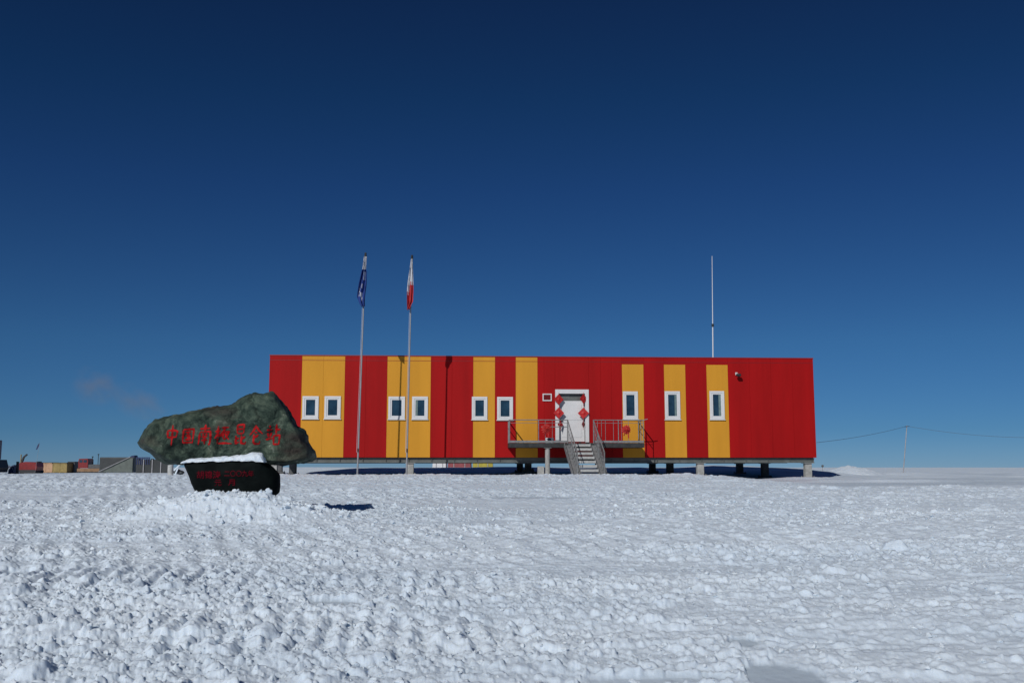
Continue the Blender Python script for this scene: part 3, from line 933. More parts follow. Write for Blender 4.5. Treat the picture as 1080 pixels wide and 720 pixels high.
# ------------------------------------------------------------------ the boulder on its pedestal
SD = 15.3
def ring_mesh(outline, face, d_back, d_face, th, seed, amp, n=220, inner=26, dens_back=10):
    """closed stone: face ring (nearer) and outline ring (widest), then back. px outlines -> 3D at distance"""
    def resample(poly, cx, cy, n):
        out = []
        for i in range(n):
            t = 2 * math.pi * i / n
            dx, dy = math.cos(t), -math.sin(t)
            best = 0
            for (ax, ay), (bx, by) in zip(poly, poly[1:] + poly[:1]):
                ex, ey = bx - ax, by - ay
                den = dx * ey - dy * ex
                if abs(den) < 1e-9: continue
                s = ((ax - cx) * ey - (ay - cy) * ex) / den
                w = ((ax - cx) * dy - (ay - cy) * dx) / den
                if s > 0 and -1e-6 <= w <= 1 + 1e-6: best = max(best, s)
            out.append((cx + dx * best, cy + dy * best))
        return out
    cx = sum(p[0] for p in face) / len(face); cy = sum(p[1] for p in face) / len(face)
    O = resample(outline, cx, cy, n); Fc = resample(face, cx, cy, n)
    rings = []
    for k in range(1, inner + 1):
        s = k / inner
        rings.append([P(cx + (x - cx) * s, cy + (y - cy) * s, d_face - .05 * (1 - s ** 2)) for x, y in Fc])
    for k in range(1, 9):
        f = k / 8
        g = math.sin(f * math.pi / 2)
        rings.append([P(fx + (ox - fx) * g, fy + (oy - fy) * g, d_face + (d_back - d_face) * (1 - math.cos(f * math.pi / 2) * .9 - .1 * (1 - f))) for (fx, fy), (ox, oy) in zip(Fc, O)])
    OO = [P(x, y, d_back) for x, y in O]
    cc = P(cx, cy, d_back)
    for k in range(1, dens_back + 1):
        f = k / dens_back
        s = math.cos(f * math.pi / 2) ** .6 if f < 1 else 0
        rings.append([cc + (p - cc) * max(s, .02) + Vector((0, th * math.sin(f * math.pi / 2), 0)) for p in OO])
    ctr = P(cx, cy, d_face - .05)
    vs = [ctr] + [p for r_ in rings for p in r_] + [cc + Vector((0, th, 0))]
    out = []
    for p in vs:
        q = p * 1.0
        a = mn.noise(q * 1.6 + Vector((seed, 0, 0))) * .9 + mn.noise(q * 3.7 + Vector((0, seed, 0))) * .55 + mn.noise(q * 8 + Vector((0, 0, seed))) * .45 + mn.noise(q * 17 + Vector((0, 0, seed))) * .2
        cell = mn.voronoi(q * 2.4 + Vector((seed * 2, 1, 0)))[0]
        a += (cell[1] - cell[0]) * .9 - .4
        out.append((p + Vector((mn.noise(q * 4 + Vector((9, 0, 0))) * .4 + mn.noise(q * 11) * .25, -a, mn.noise(q * 4.3 + Vector((0, 9, 0))) * .4 + mn.noise(q * 12 + Vector((0, 9, 0))) * .3)) * amp))
    fs = [(0, 1 + i, 1 + (i + 1) % n) for i in range(n)]
    nrg = len(rings)
    for r_ in range(nrg - 1):
        for i in range(n):
            a = 1 + r_ * n + i; b_ = 1 + r_ * n + (i + 1) % n
            fs.append((a, a + n, b_ + n, b_))
    last = len(vs) - 1
    fs += [(1 + (nrg - 1) * n + i, last, 1 + (nrg - 1) * n + (i + 1) % n) for i in range(n)]
    b = MB(); b.v = [tuple(v) for v in out]; b.f = fs; b.m = [0] * len(fs); b.sm = [True] * len(fs)
    return b

big_out = [(145.5, 466.7), (147.5, 461), (152, 453.7), (158, 447), (163, 442.6), (175, 439.6), (190, 437), (206.7, 433.3), (214, 430.6), (229, 427.8), (243.7, 426), (251, 421.5), (258.5, 417.6),
           (264, 415), (269.6, 413.9), (277, 414.4), (285.4, 413.3), (290, 415), (296, 423.5), (301, 430.5), (308, 440.5), (314, 449), (320.5, 452.8), (324, 457.4), (325, 465.7), (329, 472.5), (332.6, 479.6),
           (330.7, 485), (324, 487), (317.8, 488.2), (300, 489.5), (285, 489.3), (250, 489), (215, 489.5), (195, 489.3), (177, 488.5), (166, 484), (156.7, 476), (148.3, 471.3)]
big_face = [(153, 465), (158, 455), (165, 447), (180, 443.5), (208, 438.5), (230, 433), (246, 431), (260, 423), (270, 418.5), (283, 417), (288, 420), (297, 434), (307, 448), (313, 460), (317, 472), (316, 483),
            (300, 486.5), (250, 485.5), (200, 485.5), (180, 484), (168, 479), (160, 472)]
STN = 15.5
rb = ring_mesh(big_out, big_face, STN + .48, STN - .22, .42, 3.7, .085)
stone = empty('inscribed_boulder', P(238, 489, STN + .1), 0, label='big rough dark green boulder with red Chinese inscription, balanced on a black stone', cat='boulder')
ob = rb.build('boulder', M['rock'], None)
def adopt(o, root):
    for v in o.data.vertices: v.co -= root.location
    o.parent = root
bvh = BVHTree.FromPolygons([Vector(v) for v in rb.v], rb.f)

def stroke_mesh(strokes, tf, bv, w, yoff=.006, thick=True):
    """brush strokes laid on the stone: tf maps (s,t) in the unit box to a px point"""
    b = MB()
    for st in strokes:
        pts = []
        for (a, c) in zip(st[:-1], st[1:]):
            m = 7
            for i in range(m): pts.append((a[0] + (c[0] - a[0]) * i / m, a[1] + (c[1] - a[1]) * i / m))
        pts.append(st[-1])
        P2 = [Vector(tf(*p)) for p in pts]
        N2 = len(P2)
        vs = []
        for i, p in enumerate(P2):
            t = P2[min(i + 1, N2 - 1)] - P2[max(i - 1, 0)]
            nn_ = Vector((-t.y, t.x)).normalized()
            f = i / (N2 - 1)
            ww = w * (.62 + .55 * math.sin(f * math.pi * .9 + .5) ** 2) * (.35 if i == N2 - 1 else .7 if i == 0 else 1) * (1 + .2 * math.sin(i * 2.3 + p.x))
            for sgn in (-1, 1):
                q = p + nn_ * ww * .5 * sgn
                r = ray(q.x, q.y).normalized()
                hit = bv.ray_cast(EYE, r)
                loc = hit[0] if hit[0] else P(q.x, q.y, STN - .3)
                vs.append(loc - r * yoff)
        b.add(vs, [(2 * i, 2 * i + 1, 2 * i + 3, 2 * i + 2) for i in range(N2 - 1)])
    return b
CH = {
 'zhong': [[(.14, .72), (.17, .36)], [(.14, .72), (.6, .74), (.88, .70), (.78, .38)], [(.17, .38), (.8, .42)], [(.5, 1.0), (.49, .5), (.46, -.02)]],
 'guo': [[(.12, .88), (.10, .04)], [(.12, .9), (.9, .93), (.9, .5), (.86, .0)], [(.1, .06), (.88, .08)], [(.28, .72), (.72, .74)], [(.3, .5), (.7, .52)], [(.26, .25), (.76, .27)], [(.5, .74), (.5, .25)], [(.6, .44), (.68, .33)]],
 'nan': [[(.14, .80), (.86, .84)], [(.52, 1.03), (.5, .64)], [(.15, .62), (.08, .0)], [(.15, .64), (.88, .68), (.9, .3), (.84, .0), (.76, .06)], [(.36, .58), (.42, .47)], [(.64, .58), (.57, .47)], [(.3, .40), (.7, .42)], [(.28, .23), (.72, .26)], [(.5, .42), (.5, .02)]],
 'ji': [[(.04, .70), (.38, .74)], [(.22, 1.0), (.21, .04)], [(.22, .66), (.03, .32)], [(.25, .58), (.37, .44)], [(.44, .90), (.92, .93)], [(.68, .90), (.52, .62), (.60, .30)], [(.44, .66), (.44, .42)], [(.44, .66), (.58, .66), (.56, .42)],
        [(.66, .68), (.92, .70), (.80, .45), (.64, .26)], [(.68, .62), (.80, .42), (.95, .28)], [(.28, .08), (.7, .10), (1.18, .07)]],
 'kun': [[(.24, 1.0), (.24, .55)], [(.24, 1.0), (.74, 1.02), (.72, .56)], [(.26, .79), (.70, .80)], [(.26, .57), (.70, .58)], [(.16, .46), (.16, .04), (.42, .14)], [(.18, .28), (.42, .33)], [(.58, .48), (.56, .08), (.86, .03), (.94, .16)], [(.86, .40), (.6, .27)]],
 'lun': [[(.5, 1.02), (.3, .72), (.0, .48)], [(.5, .96), (.72, .74), (1.05, .56)], [(.70, .52), (.36, .32)], [(.34, .54), (.33, .14), (.42, .03), (.80, .03), (.86, .18)], [(.4, .62), (.62, .64)]],
 'zhan': [[(.2, .98), (.27, .86)], [(.02, .74), (.42, .78)], [(.10, .62), (.17, .40)], [(.36, .64), (.28, .40)], [(.0, .28), (.46, .36)], [(.68, 1.04), (.68, .48)], [(.68, .76), (.96, .79)], [(.52, .48), (.54, .02)], [(.52, .48), (.94, .50), (.90, .02)], [(.54, .05), (.9, .06)]],
}
for nm, (x0, x1, y0, y1) in zip(('zhong', 'guo', 'nan', 'ji', 'kun', 'lun', 'zhan'),
        ((174.6, 188.8, 448.0, 469.5), (191.6, 205.2, 451.2, 467.6), (208.4, 223.6, 448.0, 469), (226.2, 242.4, 449, 469), (246.8, 260.6, 448, 468.5), (263.2, 276.4, 448.6, 468.4), (280.6, 296, 448, 469.4))):
    def tf(s, t, x0=x0, x1=x1, y0=y0, y1=y1): return (x0 + (x1 - x0) * (s + .10 * (t - .5)), y1 + (y0 - y1) * t)
    sb = stroke_mesh(CH[nm], tf, bvh, 2.0)
    o = sb.build('carved_character', M['inscr'], None)
    adopt(o, stone)
    # a child of the boulder mesh would be a sub-part; keep the seven characters as parts
adopt(ob, stone)

ped_out = [(193.3, 488.6), (198, 486.4), (225, 485.4), (250, 485.0), (270, 485), (280, 486.5), (288, 493), (294.8, 500), (295, 512), (294, 519), (285, 527), (270, 530), (240, 530), (215, 529), (208, 523), (203, 512), (198, 500)]
ped_face = [(196, 490), (225, 488), (250, 487.5), (268, 487.5), (273, 490), (273.5, 505), (272, 527), (240, 528), (213, 527), (209, 520), (203.5, 508)]
pb = ring_mesh(ped_out, ped_face, STN - .05, STN - .36, .50, 9.1, .022, n=160, inner=18)
ped = empty('inscribed_pedestal', P(244, 528, STN), 0, label='low black stone with dull red writing under the green boulder, snow on its ledge', cat='stone pedestal')
po = pb.build('black_stone', M['black_stone'], None)
pbv = BVHTree.FromPolygons([Vector(v) for v in pb.v], pb.f)
adopt(po, ped)
# the faint dull red writing on it
def text_part(txt, x0, x1, y0, y1, bold):
    cu = bpy.data.curves.new('writing', 'FONT'); cu.body = txt; cu.size = 1; cu.offset = bold; cu.resolution_u = 3
    to = bpy.data.objects.new('writing_tmp', cu); COL.objects.link(to)
    bpy.context.view_layer.update()
    dg = bpy.context.evaluated_depsgraph_get()
    me = bpy.data.meshes.new_from_object(to.evaluated_get(dg))
    bpy.data.objects.remove(to)
    bm = bmesh.new(); bm.from_mesh(me)
    bmesh.ops.triangulate(bm, faces=bm.faces[:])
    xs = [v.co.x for v in bm.verts]; ys = [v.co.y for v in bm.verts]
    if not xs: bm.free(); return
    a0, a1, c0, c1 = min(xs), max(xs), min(ys), max(ys)
    for v in bm.verts:
        px = x0 + (x1 - x0) * (v.co.x - a0) / (a1 - a0); py = y1 + (y0 - y1) * (v.co.y - c0) / (c1 - c0)
        r = ray(px, py).normalized(); h = pbv.ray_cast(EYE, r)
        v.co = ((h[0] if h[0] else P(px, py, STN - .36)) - r * .008)
    bm.to_mesh(me); bm.free()
    me.materials.clear(); me.materials.append(M['inscrd'])
    o = bpy.data.objects.new('carved_writing', me); COL.objects.link(o)
    adopt(o, ped)
text_part('胡锦涛', 207.5, 232.5, 496.2, 504.6, .012)
text_part('二〇〇九年', 236.5, 267.5, 495.8, 502.4, .014)
text_part('元', 226.3, 233.5, 505.6, 512.2, .014)
text_part('月', 240.5, 247.8, 505.2, 511.8, .014)
# snow lying on the ledge
b = MB(); rows = 70; segs = 20
vs = []
for i in range(rows + 1):
    f = i / rows
    px = 193.8 + (279.8 - 193.8) * f
    topy = np.interp(px, [193, 199, 210, 222, 236, 250, 259, 267, 274, 278, 280.5], [487.6, 484.0, 482.8, 482.6, 481.0, 479.8, 479.2, 477.2, 477.4, 479.5, 485.5])
    topy += 0.5 * mn.noise(Vector((px * .35, 0, 0)))
    bot = np.interp(px, [193, 200, 225, 250, 270, 281], [488.8, 487.6, 486.6, 486.2, 486.2, 487.4])
    h = (bot - topy) * STN / F
    c = P(px, bot, STN - .22)
    for j in range(segs + 1):
        a = math.pi * j / segs
        yy = -.155 * math.cos(a); zz = h * math.sin(a) ** .7
        q = Vector((c.x, c.y + yy, c.z + zz))
        q += Vector((mn.noise(q * 14), mn.noise(q * 14 + Vector((5, 0, 0))) * 1.2, mn.noise(q * 14 + Vector((0, 5, 0))))) * .018
        vs.append(q)
s_ = segs + 1
b.add(vs, [(i * s_ + j, i * s_ + j + 1, (i + 1) * s_ + j + 1, (i + 1) * s_ + j) for i in range(rows) for j in range(segs)], 0, True)
b.add([vs[j] for j in range(s_)], [tuple(range(s_))]); b.add([vs[rows * s_ + j] for j in range(s_)], [tuple(range(s_ - 1, -1, -1))])
b.add([v_ for i in range(rows + 1) for v_ in (vs[i * s_], vs[i * s_ + segs])], [(2 * i, 2 * i + 1, 2 * i + 3, 2 * i + 2) for i in range(rows)])
o = b.build('snow_ridge', M['snow_loose'])
tag(o, 'strip of white snow lying on the black stone ledge', 'snow')

# ------------------------------------------------------------------ far things
def gnd(px, d):
    r = ray(px, 495); x = r.x * d / r.y
    return Vector((x, d, bz(x, d)))
def frame(px, d, label, cat, name, group=None):
    return empty(name, gnd(px, d) - Vector((0, 0, .02)), 0, label=label, cat=cat, group=group)
def spx(d): return d / F            # metres per photo pixel
def top_at(px, py, d, root): return P(px, py, d).z - root.location.z
def heap(px0, px1, py_top, d, label, name='snow_pile', seed=1, asym=.5, depth=3.0, group=None):
    g0 = gnd((px0 + px1) / 2, d); w = (px1 - px0) * spx(d) / 2
    h = P(px0, py_top, d).z - g0.z
    b = MB(); n = 48; m_ = 24; vs = []
    for i in range(n + 1):
        for j in range(m_ + 1):
            s = -1 + 2 * i / n; t = -1 + 2 * j / m_
            c = -1 + 2 * asym
            rr0 = math.sqrt(((s - c) / (1 - c * (1 if s > c else -1))) ** 2 + t * t)
            z = h * max(0, 1 - rr0) ** .9 * (1 + .25 * mn.noise(Vector((s * 4, t * 4, seed)))) + h * .06 * mn.noise(Vector((s * 12, t * 9, seed)))
            vs.append((s * w, t * depth, z - (.25 if rr0 > .97 else 0)))
    b.add(vs, [(i * (m_ + 1) + j, (i + 1) * (m_ + 1) + j, (i + 1) * (m_ + 1) + j + 1, i * (m_ + 1) + j + 1) for i in range(n) for j in range(m_)], 0, True)
    o = b.build(name, M['snow_loose']); o.location = g0
    tag(o, label, 'snow pile', group)
heap(872, 930, 490.2, 62, 'smooth white snow pile right of the building near the power pole', seed=3, asym=.38, depth=4, group='snow piles in the distance')
heap(-6, 19, 487.6, 120, 'white snow pile at the left edge of the yard', seed=5, asym=.3, depth=4, group='snow piles in the distance')

# 1 grey-lilac cabin on tracks at the picture's left edge
d = 110; k = spx(d)
r = frame(-17.6, d, 'tall grey cabin on dark tracks cut off by the left edge', 'tracked vehicle', 'tracked_cabin')
t = top_at(0, 464, d, r)
b = MB(); b.box(-16 * k, 16.6 * k, -.9, .3, t - 20 * k, t, bev=.05); b.build('cabin', M['lilac'], r)
b = MB(); b.prism([(-17 * k, .2), (18.5 * k, .2), (20 * k, .7), (17.5 * k, t - 20.3 * k), (-17 * k, t - 20.3 * k)], -1.35, 1.35); b.build('track_unit', M['blackm'], r)
for q in range(4):
    b = MB(); x = -13 * k + q * 9 * k; b.tube((x, -1.40, .45), (x, -1.352, .45), .35, n=12); b.build('road_wheel', M['steeld'], r)

# 2 blue tarp bundle and dark drum
d = 115; k = spx(d)
r = frame(15, d, 'low dark blue tarpaulin bundle behind the snow pile', 'tarpaulin', 'tarpaulin_bundle')
b = MB(); t = top_at(15, 490, d, r)
b.prism([(-3.5 * k, 0), (2.4 * k, 0), (2.2 * k, t), (0, t * .92), (-3.3 * k, t * .45)], -.6, .6); b.build('cover', M['navy'], r)
b = MB(); b.path([(-3 * k, -.62, .3), (0, -.62, t * .8), (2 * k, -.62, .3)], .03); b.build('rope', M['timber'], r)
r = frame(18.3, d - 2, 'upright black drum beside the blue tarpaulin bundle', 'drum', 'fuel_drum')
b = MB(); t = top_at(18.3, 486.5, d - 2, r); b.tube((0, 0, 0), (0, 0, t), 1.4 * k, n=18); b.build('barrel', M['blackm'], r)
for f in (.02, .35, .66, .97):
    b = MB(); b.tube((0, 0, t * f), (0, 0, t * f + .04), 1.5 * k, n=18)
    b.build('hoop', M['steeld'], r)

# 3 red snow vehicle with raised dark arm
d = 122; k = spx(d)
r = frame(33, d, 'low red loader with a raised dark bucket arm', 'loader', 'snow_loader')
t = top_at(33, 486.8, d, r); g = top_at(33, 495, d, r)
b = MB(); b.prism([(-10 * k, .25 * t), (8.6 * k, .25 * t), (9.2 * k, .6 * t), (8.4 * k, t * .95), (-3 * k, t), (-8.8 * k, .92 * t), (-10.4 * k, .6 * t)], -.9, .9); b.build('body', M['vred'], r)
b = MB(); b.prism([(-10.5 * k, .05), (8 * k, .05), (9 * k, .22 * t), (8 * k, .33 * t), (-10 * k, .33 * t), (-11 * k, .2 * t)], -1.1, 1.1); b.build('tracks', M['blackm'], r)
b = MB(); b.box(6.8 * k, 8.6 * k, -.5, .5, .9 * t, t + .5 * k); b.build('exhaust_box', M['blackm'], r)
a0_ = Vector((-9 * k, -.5, t * .75)); a1_ = Vector((-6.5 * k, -.5, top_at(27, 482, d, r))); a2_ = Vector((-3.2 * k, -.5, top_at(30, 479, d, r)))
b = MB(); b.bar(a0_, a1_, .25, 1.5 * k); b.bar(a1_, a2_, .25, 1.3 * k); b.build('bucket_arm', M['blackm'], r)
b = MB(); x = -11.5 * k; b.tube((x, 0, .2), (x, 0, top_at(21, 479, d, r)), .07, n=8); b.bar((x, 0, t * .9), (x + 1.6 * k, 0, t * .5), .1, .15)
b.build('mast', M['olivewood'], r)
# 4 marker flag
d = 118; k = spx(d)
r = frame(37, d, 'small dark marker flag on a thin cane above the red loader', 'marker flag', 'marker_flag')
zt = top_at(37, 467, d, r)
b = MB(); b.tube((0, 0, 0), (3 * k, 0, zt), .012, n=6); b.build('cane', M['timber'], r)
b = MB(); z2 = zt - 7 * k; b.prism([(2.8 * k, zt), (1.2 * k, zt - 2.2 * k), (-.4 * k, z2), (.9 * k, z2 + .3 * k), (2.6 * k, zt - 3 * k)], -.03, .03); b.build('cloth', M['navy'], r)
# 5 crates
def crate(px0, px1, py, d, m_, label, lidm=None):
    r = frame((px0 + px1) / 2, d, label, 'crate', 'cargo_crate', 'cargo crates in the yard')
    w = (px1 - px0) / 2 * spx(d); t = top_at(px0, py, d, r)
    b = MB(); b.box(-w * .97, w * .97, -1.0, 1.0, .1, t - .08); b.build('panels', m_, r)
    b = MB()
    for x in (-w, -w * .02, w * .94): b.box(x, x + w * .06, -1.04, -1.001, .1, t - .08)
    b.box(-w, w, -1.04, -1.001, t - .2, t - .081); b.box(-w, w, -1.045, -1.002, .1, .2); b.build('battens', m_, r)
    b = MB(); b.box(-w * 1.01, w * 1.01, -1.05, 1.05, t - .08, t); b.build('lid', lidm or M['steeld'], r)
    b = MB()
    for x in (-w * .8, 0, w * .8): b.box(x - .1, x + .1, -1, 1, 0, .099)
    b.build('skids', M['tan'], r)
crate(44.2, 58.4, 487.4, 150, M['wood'], 'pale pinkish plywood crate right of the red loader')
crate(58.6, 73.6, 487.6, 150, M['olivewood'], 'dull yellow plywood crate beside the pale pinkish one')
crate(74.2, 81.6, 486.6, 152, M['greyc'], 'narrow dark grey box standing for the shaded end of the yellow crate')  # added dark box: the shade on the crate's right end, put into colour
# 6 red tractor on sledge
d = 150; k = spx(d)
r = frame(96, d, 'red cab vehicle with dark load bed on a tan sledge', 'tractor', 'sledge_tractor')
t = top_at(90, 483.4, d, r)
b = MB(); b.prism([(-10.6 * k, 5 * k), (-.6 * k, 5 * k), (-.8 * k, t - .8 * k), (-2 * k, t), (-10 * k, t - .2 * k), (-10.8 * k, t - 3 * k)], -1, 1); cb = b.build('cab', M['vred'], r)
b = MB(); b.box(-9.6 * k, -6.4 * k, -1.03, -1.001, t - 4 * k, t - 1.4 * k); b.box(-5.4 * k, -2 * k, -1.03, -1.001, t - 4 * k, t - 1.4 * k); b.build('cab_window', M['glass'], cb)
b = MB(); b.box(-.3 * k, 12.5 * k, -1, 1, 4.8 * k, 8.9 * k, bev=.05); b.build('load_bed', M['pile'], r)
b = MB(); b.box(-11.5 * k, 13 * k, -1.1, 1.1, 1.2 * k, 4.7 * k, bev=.04); b.build('sledge', M['tan'], r)
b = MB(); b.box(-11.5 * k, 13 * k, -1.1, -.8, 0, 1.1 * k); b.box(-11.5 * k, 13 * k, .8, 1.1, 0, 1.1 * k); b.build('runner', M['steeld'], r)
for x, py in ((1, 482), (7, 479.5)):
    b = MB(); b.tube((x * k, 0, 8 * k), (x * k, 0, top_at(96, py, d, r)), .05, n=6); b.tube((x * k, 0, top_at(96, py, d, r)), (x * k, 0, top_at(96, py - 1, d, r)), .13, n=8); b.build('aerial', M['steeld'], r)
# 7 grey container with tarp
d = 140; k = spx(d)
r = frame(126, d, 'large dark grey storage container with a grey green sheet over its front', 'container', 'storage_container')
t = top_at(110, 482, d, r)
b = MB(); b.box(-17.6 * k, 17.8 * k, -1.2, 1.2, .1, t, bev=.04)
for q in range(34):
    x = -17 * k + q * 1.02 * k; b.box(x, x + .5 * k, -1.25, -1.201, .3, t - .15)
b.build('box_body', M['greyc'], r)
b = MB(); b.prism([(-14 * k, .15), (17.4 * k, .15), (17.4 * k, t - 1.2 * k), (12 * k, t - 1.4 * k), (4 * k, t - 5 * k)], -1.42, -1.255); b.build('cover_sheet', M['tarp'], r)
b = MB(); b.tube((-17 * k, -1.6, .2), (15 * k, -1.55, t + .2 * k), .05, n=8); b.build('leaning_pole', M['timber'], r)
b = MB(); b.prism([(11.5 * k, t + .01), (17 * k, t + .01), (16.5 * k, t + 2 * k), (13.8 * k, t + 1.6 * k)], -.6, .6); b.build('blue_roof_box', M['navy'], r)
# 8 racks of upright dark bottles and boards
d = 135; k = spx(d)
r = frame(161, d, 'dark slatted cargo rack with blue top rail behind the boulder', 'rack', 'cargo_rack')
t = top_at(160, 483.5, d, r); rnd = random.Random(5)
b = MB()
for q in range(34):
    x = (-16 + q) * k; hh = t * rnd.uniform(.88, 1.0)
    b.box(x, x + .62 * k, -.5, .5 * rnd.uniform(.3, 1), 0.05, hh)
b.build('slats', M['greyc'], r)
b = MB(); b.bar((-16 * k, -.52, t + .8 * k), (-2 * k, -.52, t + 1.0 * k), .1, .14)
for q in range(8): x = (-15.6 + q * 1.9) * k; b.bar((x, -.52, t * .6), (x, -.52, t + 1.6 * k), .1, .12)
b.build('top_rail', M['navy'], r)
for q in (-8.6, 0.5, 9.5):
    b = MB(); b.box(q * k, (q + .9) * k, -.62, -.52, 0, t * .95); b.build('post', M['timber'], r)
# 9 white post and debris left of the boulder, nearer
d = 39; k = spx(d)
b = MB(); g = gnd(179.8, d); zt = P(179.8, 487.5, d).z - g.z
b.tube((0, 0, -.2), (0, 0, zt - .03), 2.9 * k, n=20); b.tube((0, 0, zt - .03), (0, 0, zt), 3.1 * k, 2.7 * k, n=20)
o = b.build('concrete_post', mat('white_post', (.6, .61, .6), .8, var=.2, vscale=8)); o.location = g
tag(o, 'short thick white post seen below the left end of the boulder', 'post')
r = frame(188.5, d - .3, 'heap of dark bags dusted with snow beside the white post', 'bags', 'bag_heap')
rnd = random.Random(3)
for q in range(5):
    bm = bmesh.new(); bmesh.ops.create_icosphere(bm, subdivisions=2, radius=1); bm.verts.index_update()
    cx, cz = rnd.uniform(-4, 4) * k, rnd.uniform(2, 9) * k
    b = MB(); b.add([(cx + v.co.x * 3.3 * k * (1 + .3 * mn.noise(v.co * 2 + Vector((q, 0, 0)))), v.co.y * .14 + rnd.uniform(-.01, .01), cz + v.co.z * 2.4 * k * (1 + .3 * mn.noise(v.co * 2.3 + Vector((0, q, 0))))) for v in bm.verts],
                    [[v.index for v in f.verts] for f in bm.faces], 0, True); bm.free()
    b.build('bag', M['pile'] if q % 2 else M['greyc'], r)
b = MB(); b.bar((-3 * k, -.2, 6 * k), (4.5 * k, -.22, 13.5 * k), .06, .05); b.bar((-2 * k, -.21, 1 * k), (2 * k, -.2, 11 * k), .05, .05); b.build('snow_covered_board', M['snow_loose'], r)
# 10 goods seen under the building
d = 72
def cargo(px0, px1, py0, m_, label, nm='cargo_bundle'):
    r = frame((px0 + px1) / 2, d, label, 'cargo', nm, 'covered cargo behind the building')
    w = (px1 - px0) / 2 * spx(d); t = top_at(px0, py0, d, r)
    b = MB(); b.prism([(-w, -.1), (w, -.1), (w * .97, t * .8), (w * .7, t), (-w * .75, t * .97), (-w * .98, t * .7)], -.8, .8); b.build('cover', m_, r)
    for x in (-w * .5, w * .45):
        b = MB(); b.box(x, x + .05, -.83, -.801, 0, t * .9)
        b.build('strap', M['timber'], r)
cargo(457, 471, 486, M['whited'], 'white covered cargo seen under the building')
cargo(473, 497, 485.5, M['pink'], 'faded red covered cargo seen under the building')
cargo(499, 520, 485.5, M['yellow'], 'yellow covered cargo seen under the building')
# 11 power line
d = 105
g = gnd(952, d); zt = P(956, 448.5, d).z
r = empty('power_pole', g, 0, label='thin pale pole carrying the cable on the right', cat='utility pole')
b = MB(); lx = P(956.5, 448.5, d).x - g.x; b.tube((0, 0, -.3), (lx, 0, zt - g.z), .055, .04, n=10); b.build('pole', M['timber'], r)
b = MB(); b.tube((lx - .25, 0, zt - g.z - .12), (lx + .25, 0, zt - g.z - .08), .035, n=6); b.build('cross_arm', M['steeld'], r)
def sag(a, c, s, n=30): 
    return [a.lerp(c, i / n) - Vector((0, 0, s * 4 * (i / n) * (1 - i / n))) for i in range(n + 1)]
tp = Vector((g.x + lx, d, zt - .06))
pts = sag(P(861, 466.5, d - 25), tp, .18)
b = MB(); b.path(pts, .016, n=5)
pts = sag(tp + Vector((.03, 0, 0)), P(1180, 457, d - 8), .75, 40)
b.path(pts, .016, n=5)
o = b.build('overhead_cable', M['cable']); tag(o, 'thin dark overhead cable sagging from the building past the pole', 'cable')
# small sign right of the building
d = 60; k = spx(d)
r = frame(867.6, d, 'tiny dark round marker on a stake right of the building', 'marker', 'stake_marker')
z = top_at(867.6, 491.2, d, r)
b = MB(); b.tube((0, 0, 0), (0, 0, z), .02, n=6); b.build('stake', M['timber'], r)
b = MB(); b.tube((0, -.05, z), (0, .02, z), 1.2 * k, n=14); b.build('disc', M['pile'], r)

# smoke drifting above the yard
def smoke():
    m = bpy.data.materials.new('thin_smoke'); m.use_nodes = True
    nt = m.node_tree; nt.nodes.clear(); L = nt.links.new
    out = nt.nodes.new('ShaderNodeOutputMaterial'); pv = nt.nodes.new('ShaderNodeVolumePrincipled')
    pv.inputs['Color'].default_value = (.80, .66, .56, 1)
    tc = nt.nodes.new('ShaderNodeTexCoord'); n = nt.nodes.new('ShaderNodeTexNoise'); n.inputs['Scale'].default_value = .16; n.inputs['Detail'].default_value = 4
    L(tc.outputs['Object'], n.inputs['Vector'])
    # soft fall-off to each ellipsoid's edge, carried by object coordinates
    return m, nt, out, pv, tc, n
def puff(px, py, d, rx, ry, rz, dens, rot):
    m, nt, out, pv, tc, n = smoke(); L = nt.links.new
    c = P(px, py, d)
    bm = bmesh.new(); bmesh.ops.create_icosphere(bm, subdivisions=3, radius=1)
    me = bpy.data.meshes.new('smoke'); bm.to_mesh(me); bm.free()
    o = bpy.data.objects.new('exhaust_smoke', me); COL.objects.link(o)
    o.location = c; o.scale = (rx, ry, rz); o.rotation_euler = (0, rot, 0)
    ln_ = nt.nodes.new('ShaderNodeVectorMath'); ln_.operation = 'LENGTH'; L(tc.outputs['Object'], ln_.inputs[0])
    n.inputs['Scale'].default_value = 1.7
    mr = nt.nodes.new('ShaderNodeMapRange'); mr.inputs['From Min'].default_value = 1; mr.inputs['From Max'].default_value = .1; L(ln_.outputs['Value'], mr.inputs['Value'])
    sub = nt.nodes.new('ShaderNodeMapRange'); sub.inputs['From Min'].default_value = .42; sub.inputs['From Max'].default_value = .7; L(n.outputs['Fac'], sub.inputs['Value'])
    mu = nt.nodes.new('ShaderNodeMath'); mu.operation = 'MULTIPLY'; L(mr.outputs['Result'], mu.inputs[0]); L(sub.outputs['Result'], mu.inputs[1])
    m2 = nt.nodes.new('ShaderNodeMath'); m2.operation = 'MULTIPLY'; m2.inputs[1].default_value = dens; L(mu.outputs[0], m2.inputs[0])
    L(m2.outputs[0], pv.inputs['Density']); L(pv.outputs['Volume'], out.inputs['Volume'])
    me.materials.append(m)
    tag(o, 'faint brownish exhaust smoke drifting in the sky above the yard', 'smoke', kind='stuff')
puff(101, 407, 160, 4.5, 4.0, 3.4, .17, .3)
puff(146, 424, 160, 5.5, 4.0, 3.0, .15, .45)

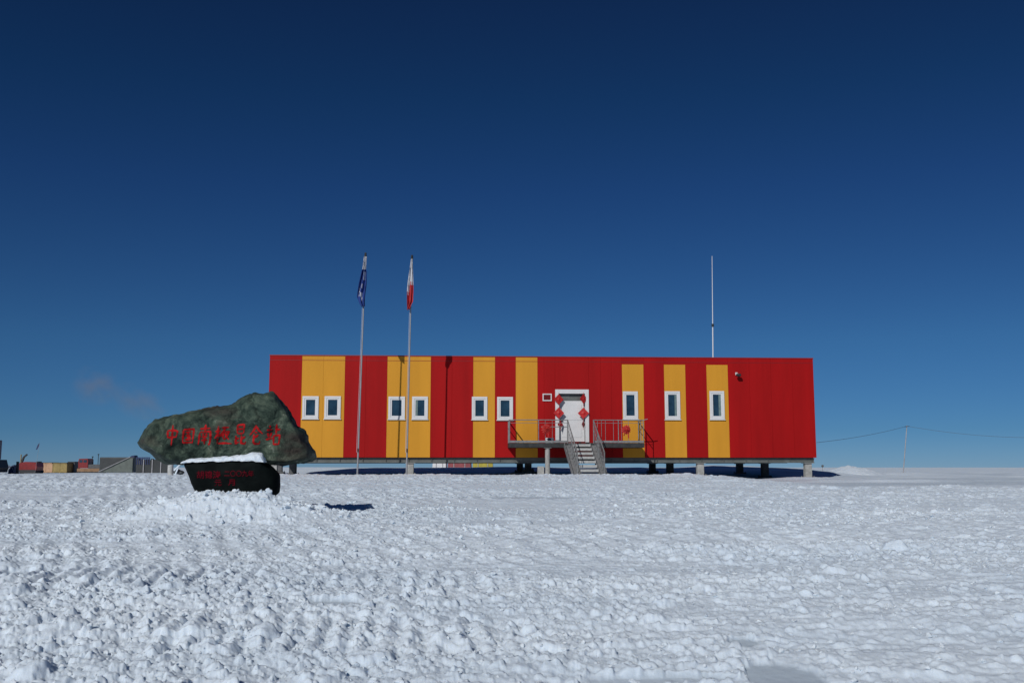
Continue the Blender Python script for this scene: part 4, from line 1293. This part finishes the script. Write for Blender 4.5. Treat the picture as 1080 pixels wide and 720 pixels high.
# ------------------------------------------------------------------ light
SUN_EL, SUN_AZ = R(32), R(205)           # azimuth clockwise from +Y (the view direction)
sd = Vector((math.sin(SUN_AZ) * math.cos(SUN_EL), math.cos(SUN_AZ) * math.cos(SUN_EL), math.sin(SUN_EL)))
sl = bpy.data.lights.new('sun', 'SUN'); sl.energy = 5.0; sl.angle = R(.53); sl.color = (1.0, .97, .93)
so = bpy.data.objects.new('sun', sl); COL.objects.link(so)
so.rotation_euler = sd.to_track_quat('Z', 'Y').to_euler()
so.location = sd * 200
w = bpy.data.worlds.new('World'); scene.world = w; w.use_nodes = True
nt = w.node_tree
bg = nt.nodes['Background']
sk = nt.nodes.new('ShaderNodeTexSky'); sk.sky_type = 'NISHITA'; sk.sun_disc = False
sk.sun_elevation = SUN_EL; sk.sun_rotation = SUN_AZ
sk.altitude = 4000; sk.air_density = 1.0; sk.dust_density = 0.15; sk.ozone_density = 2.5
# thin, very dry air of the high plateau: the sky model's colour deepened with height above the horizon
tcw = nt.nodes.new('ShaderNodeTexCoord'); sx_ = nt.nodes.new('ShaderNodeSeparateXYZ')
nt.links.new(tcw.outputs['Generated'], sx_.inputs[0])
rp = nt.nodes.new('ShaderNodeValToRGB')
E = 2 ** .70
stops = [(0.0, (.160, .258, .420)), (.035, (.122, .242, .378)), (.12, (.120, .262, .385)), (.27, (.080, .200, .350)), (.355, (.060, .176, .302)), (.44, (.060, .146, .262)), (1, (.24, .26, .31))]
for n_, (p_, c_) in enumerate(stops):
    el = rp.color_ramp.elements[0] if n_ == 0 else rp.color_ramp.elements[1] if n_ == 1 else rp.color_ramp.elements.new(p_)
    el.position = p_; el.color = (*[v * E for v in c_], 1)
nt.links.new(sx_.outputs['Z'], rp.inputs['Fac'])
mxw = nt.nodes.new('ShaderNodeMixRGB'); mxw.blend_type = 'MULTIPLY'; mxw.inputs['Fac'].default_value = 1
nt.links.new(sk.outputs['Color'], mxw.inputs['Color1']); nt.links.new(rp.outputs['Color'], mxw.inputs['Color2'])
nt.links.new(mxw.outputs['Color'], bg.inputs['Color'])
bg.inputs['Strength'].default_value = 0.10
scene.view_settings.view_transform = 'Standard'
scene.view_settings.look = 'None'
scene.view_settings.exposure = -0.70
scene.view_settings.gamma = 1
scene.cycles.max_bounces = 6
scene.cycles.volume_step_rate = 2
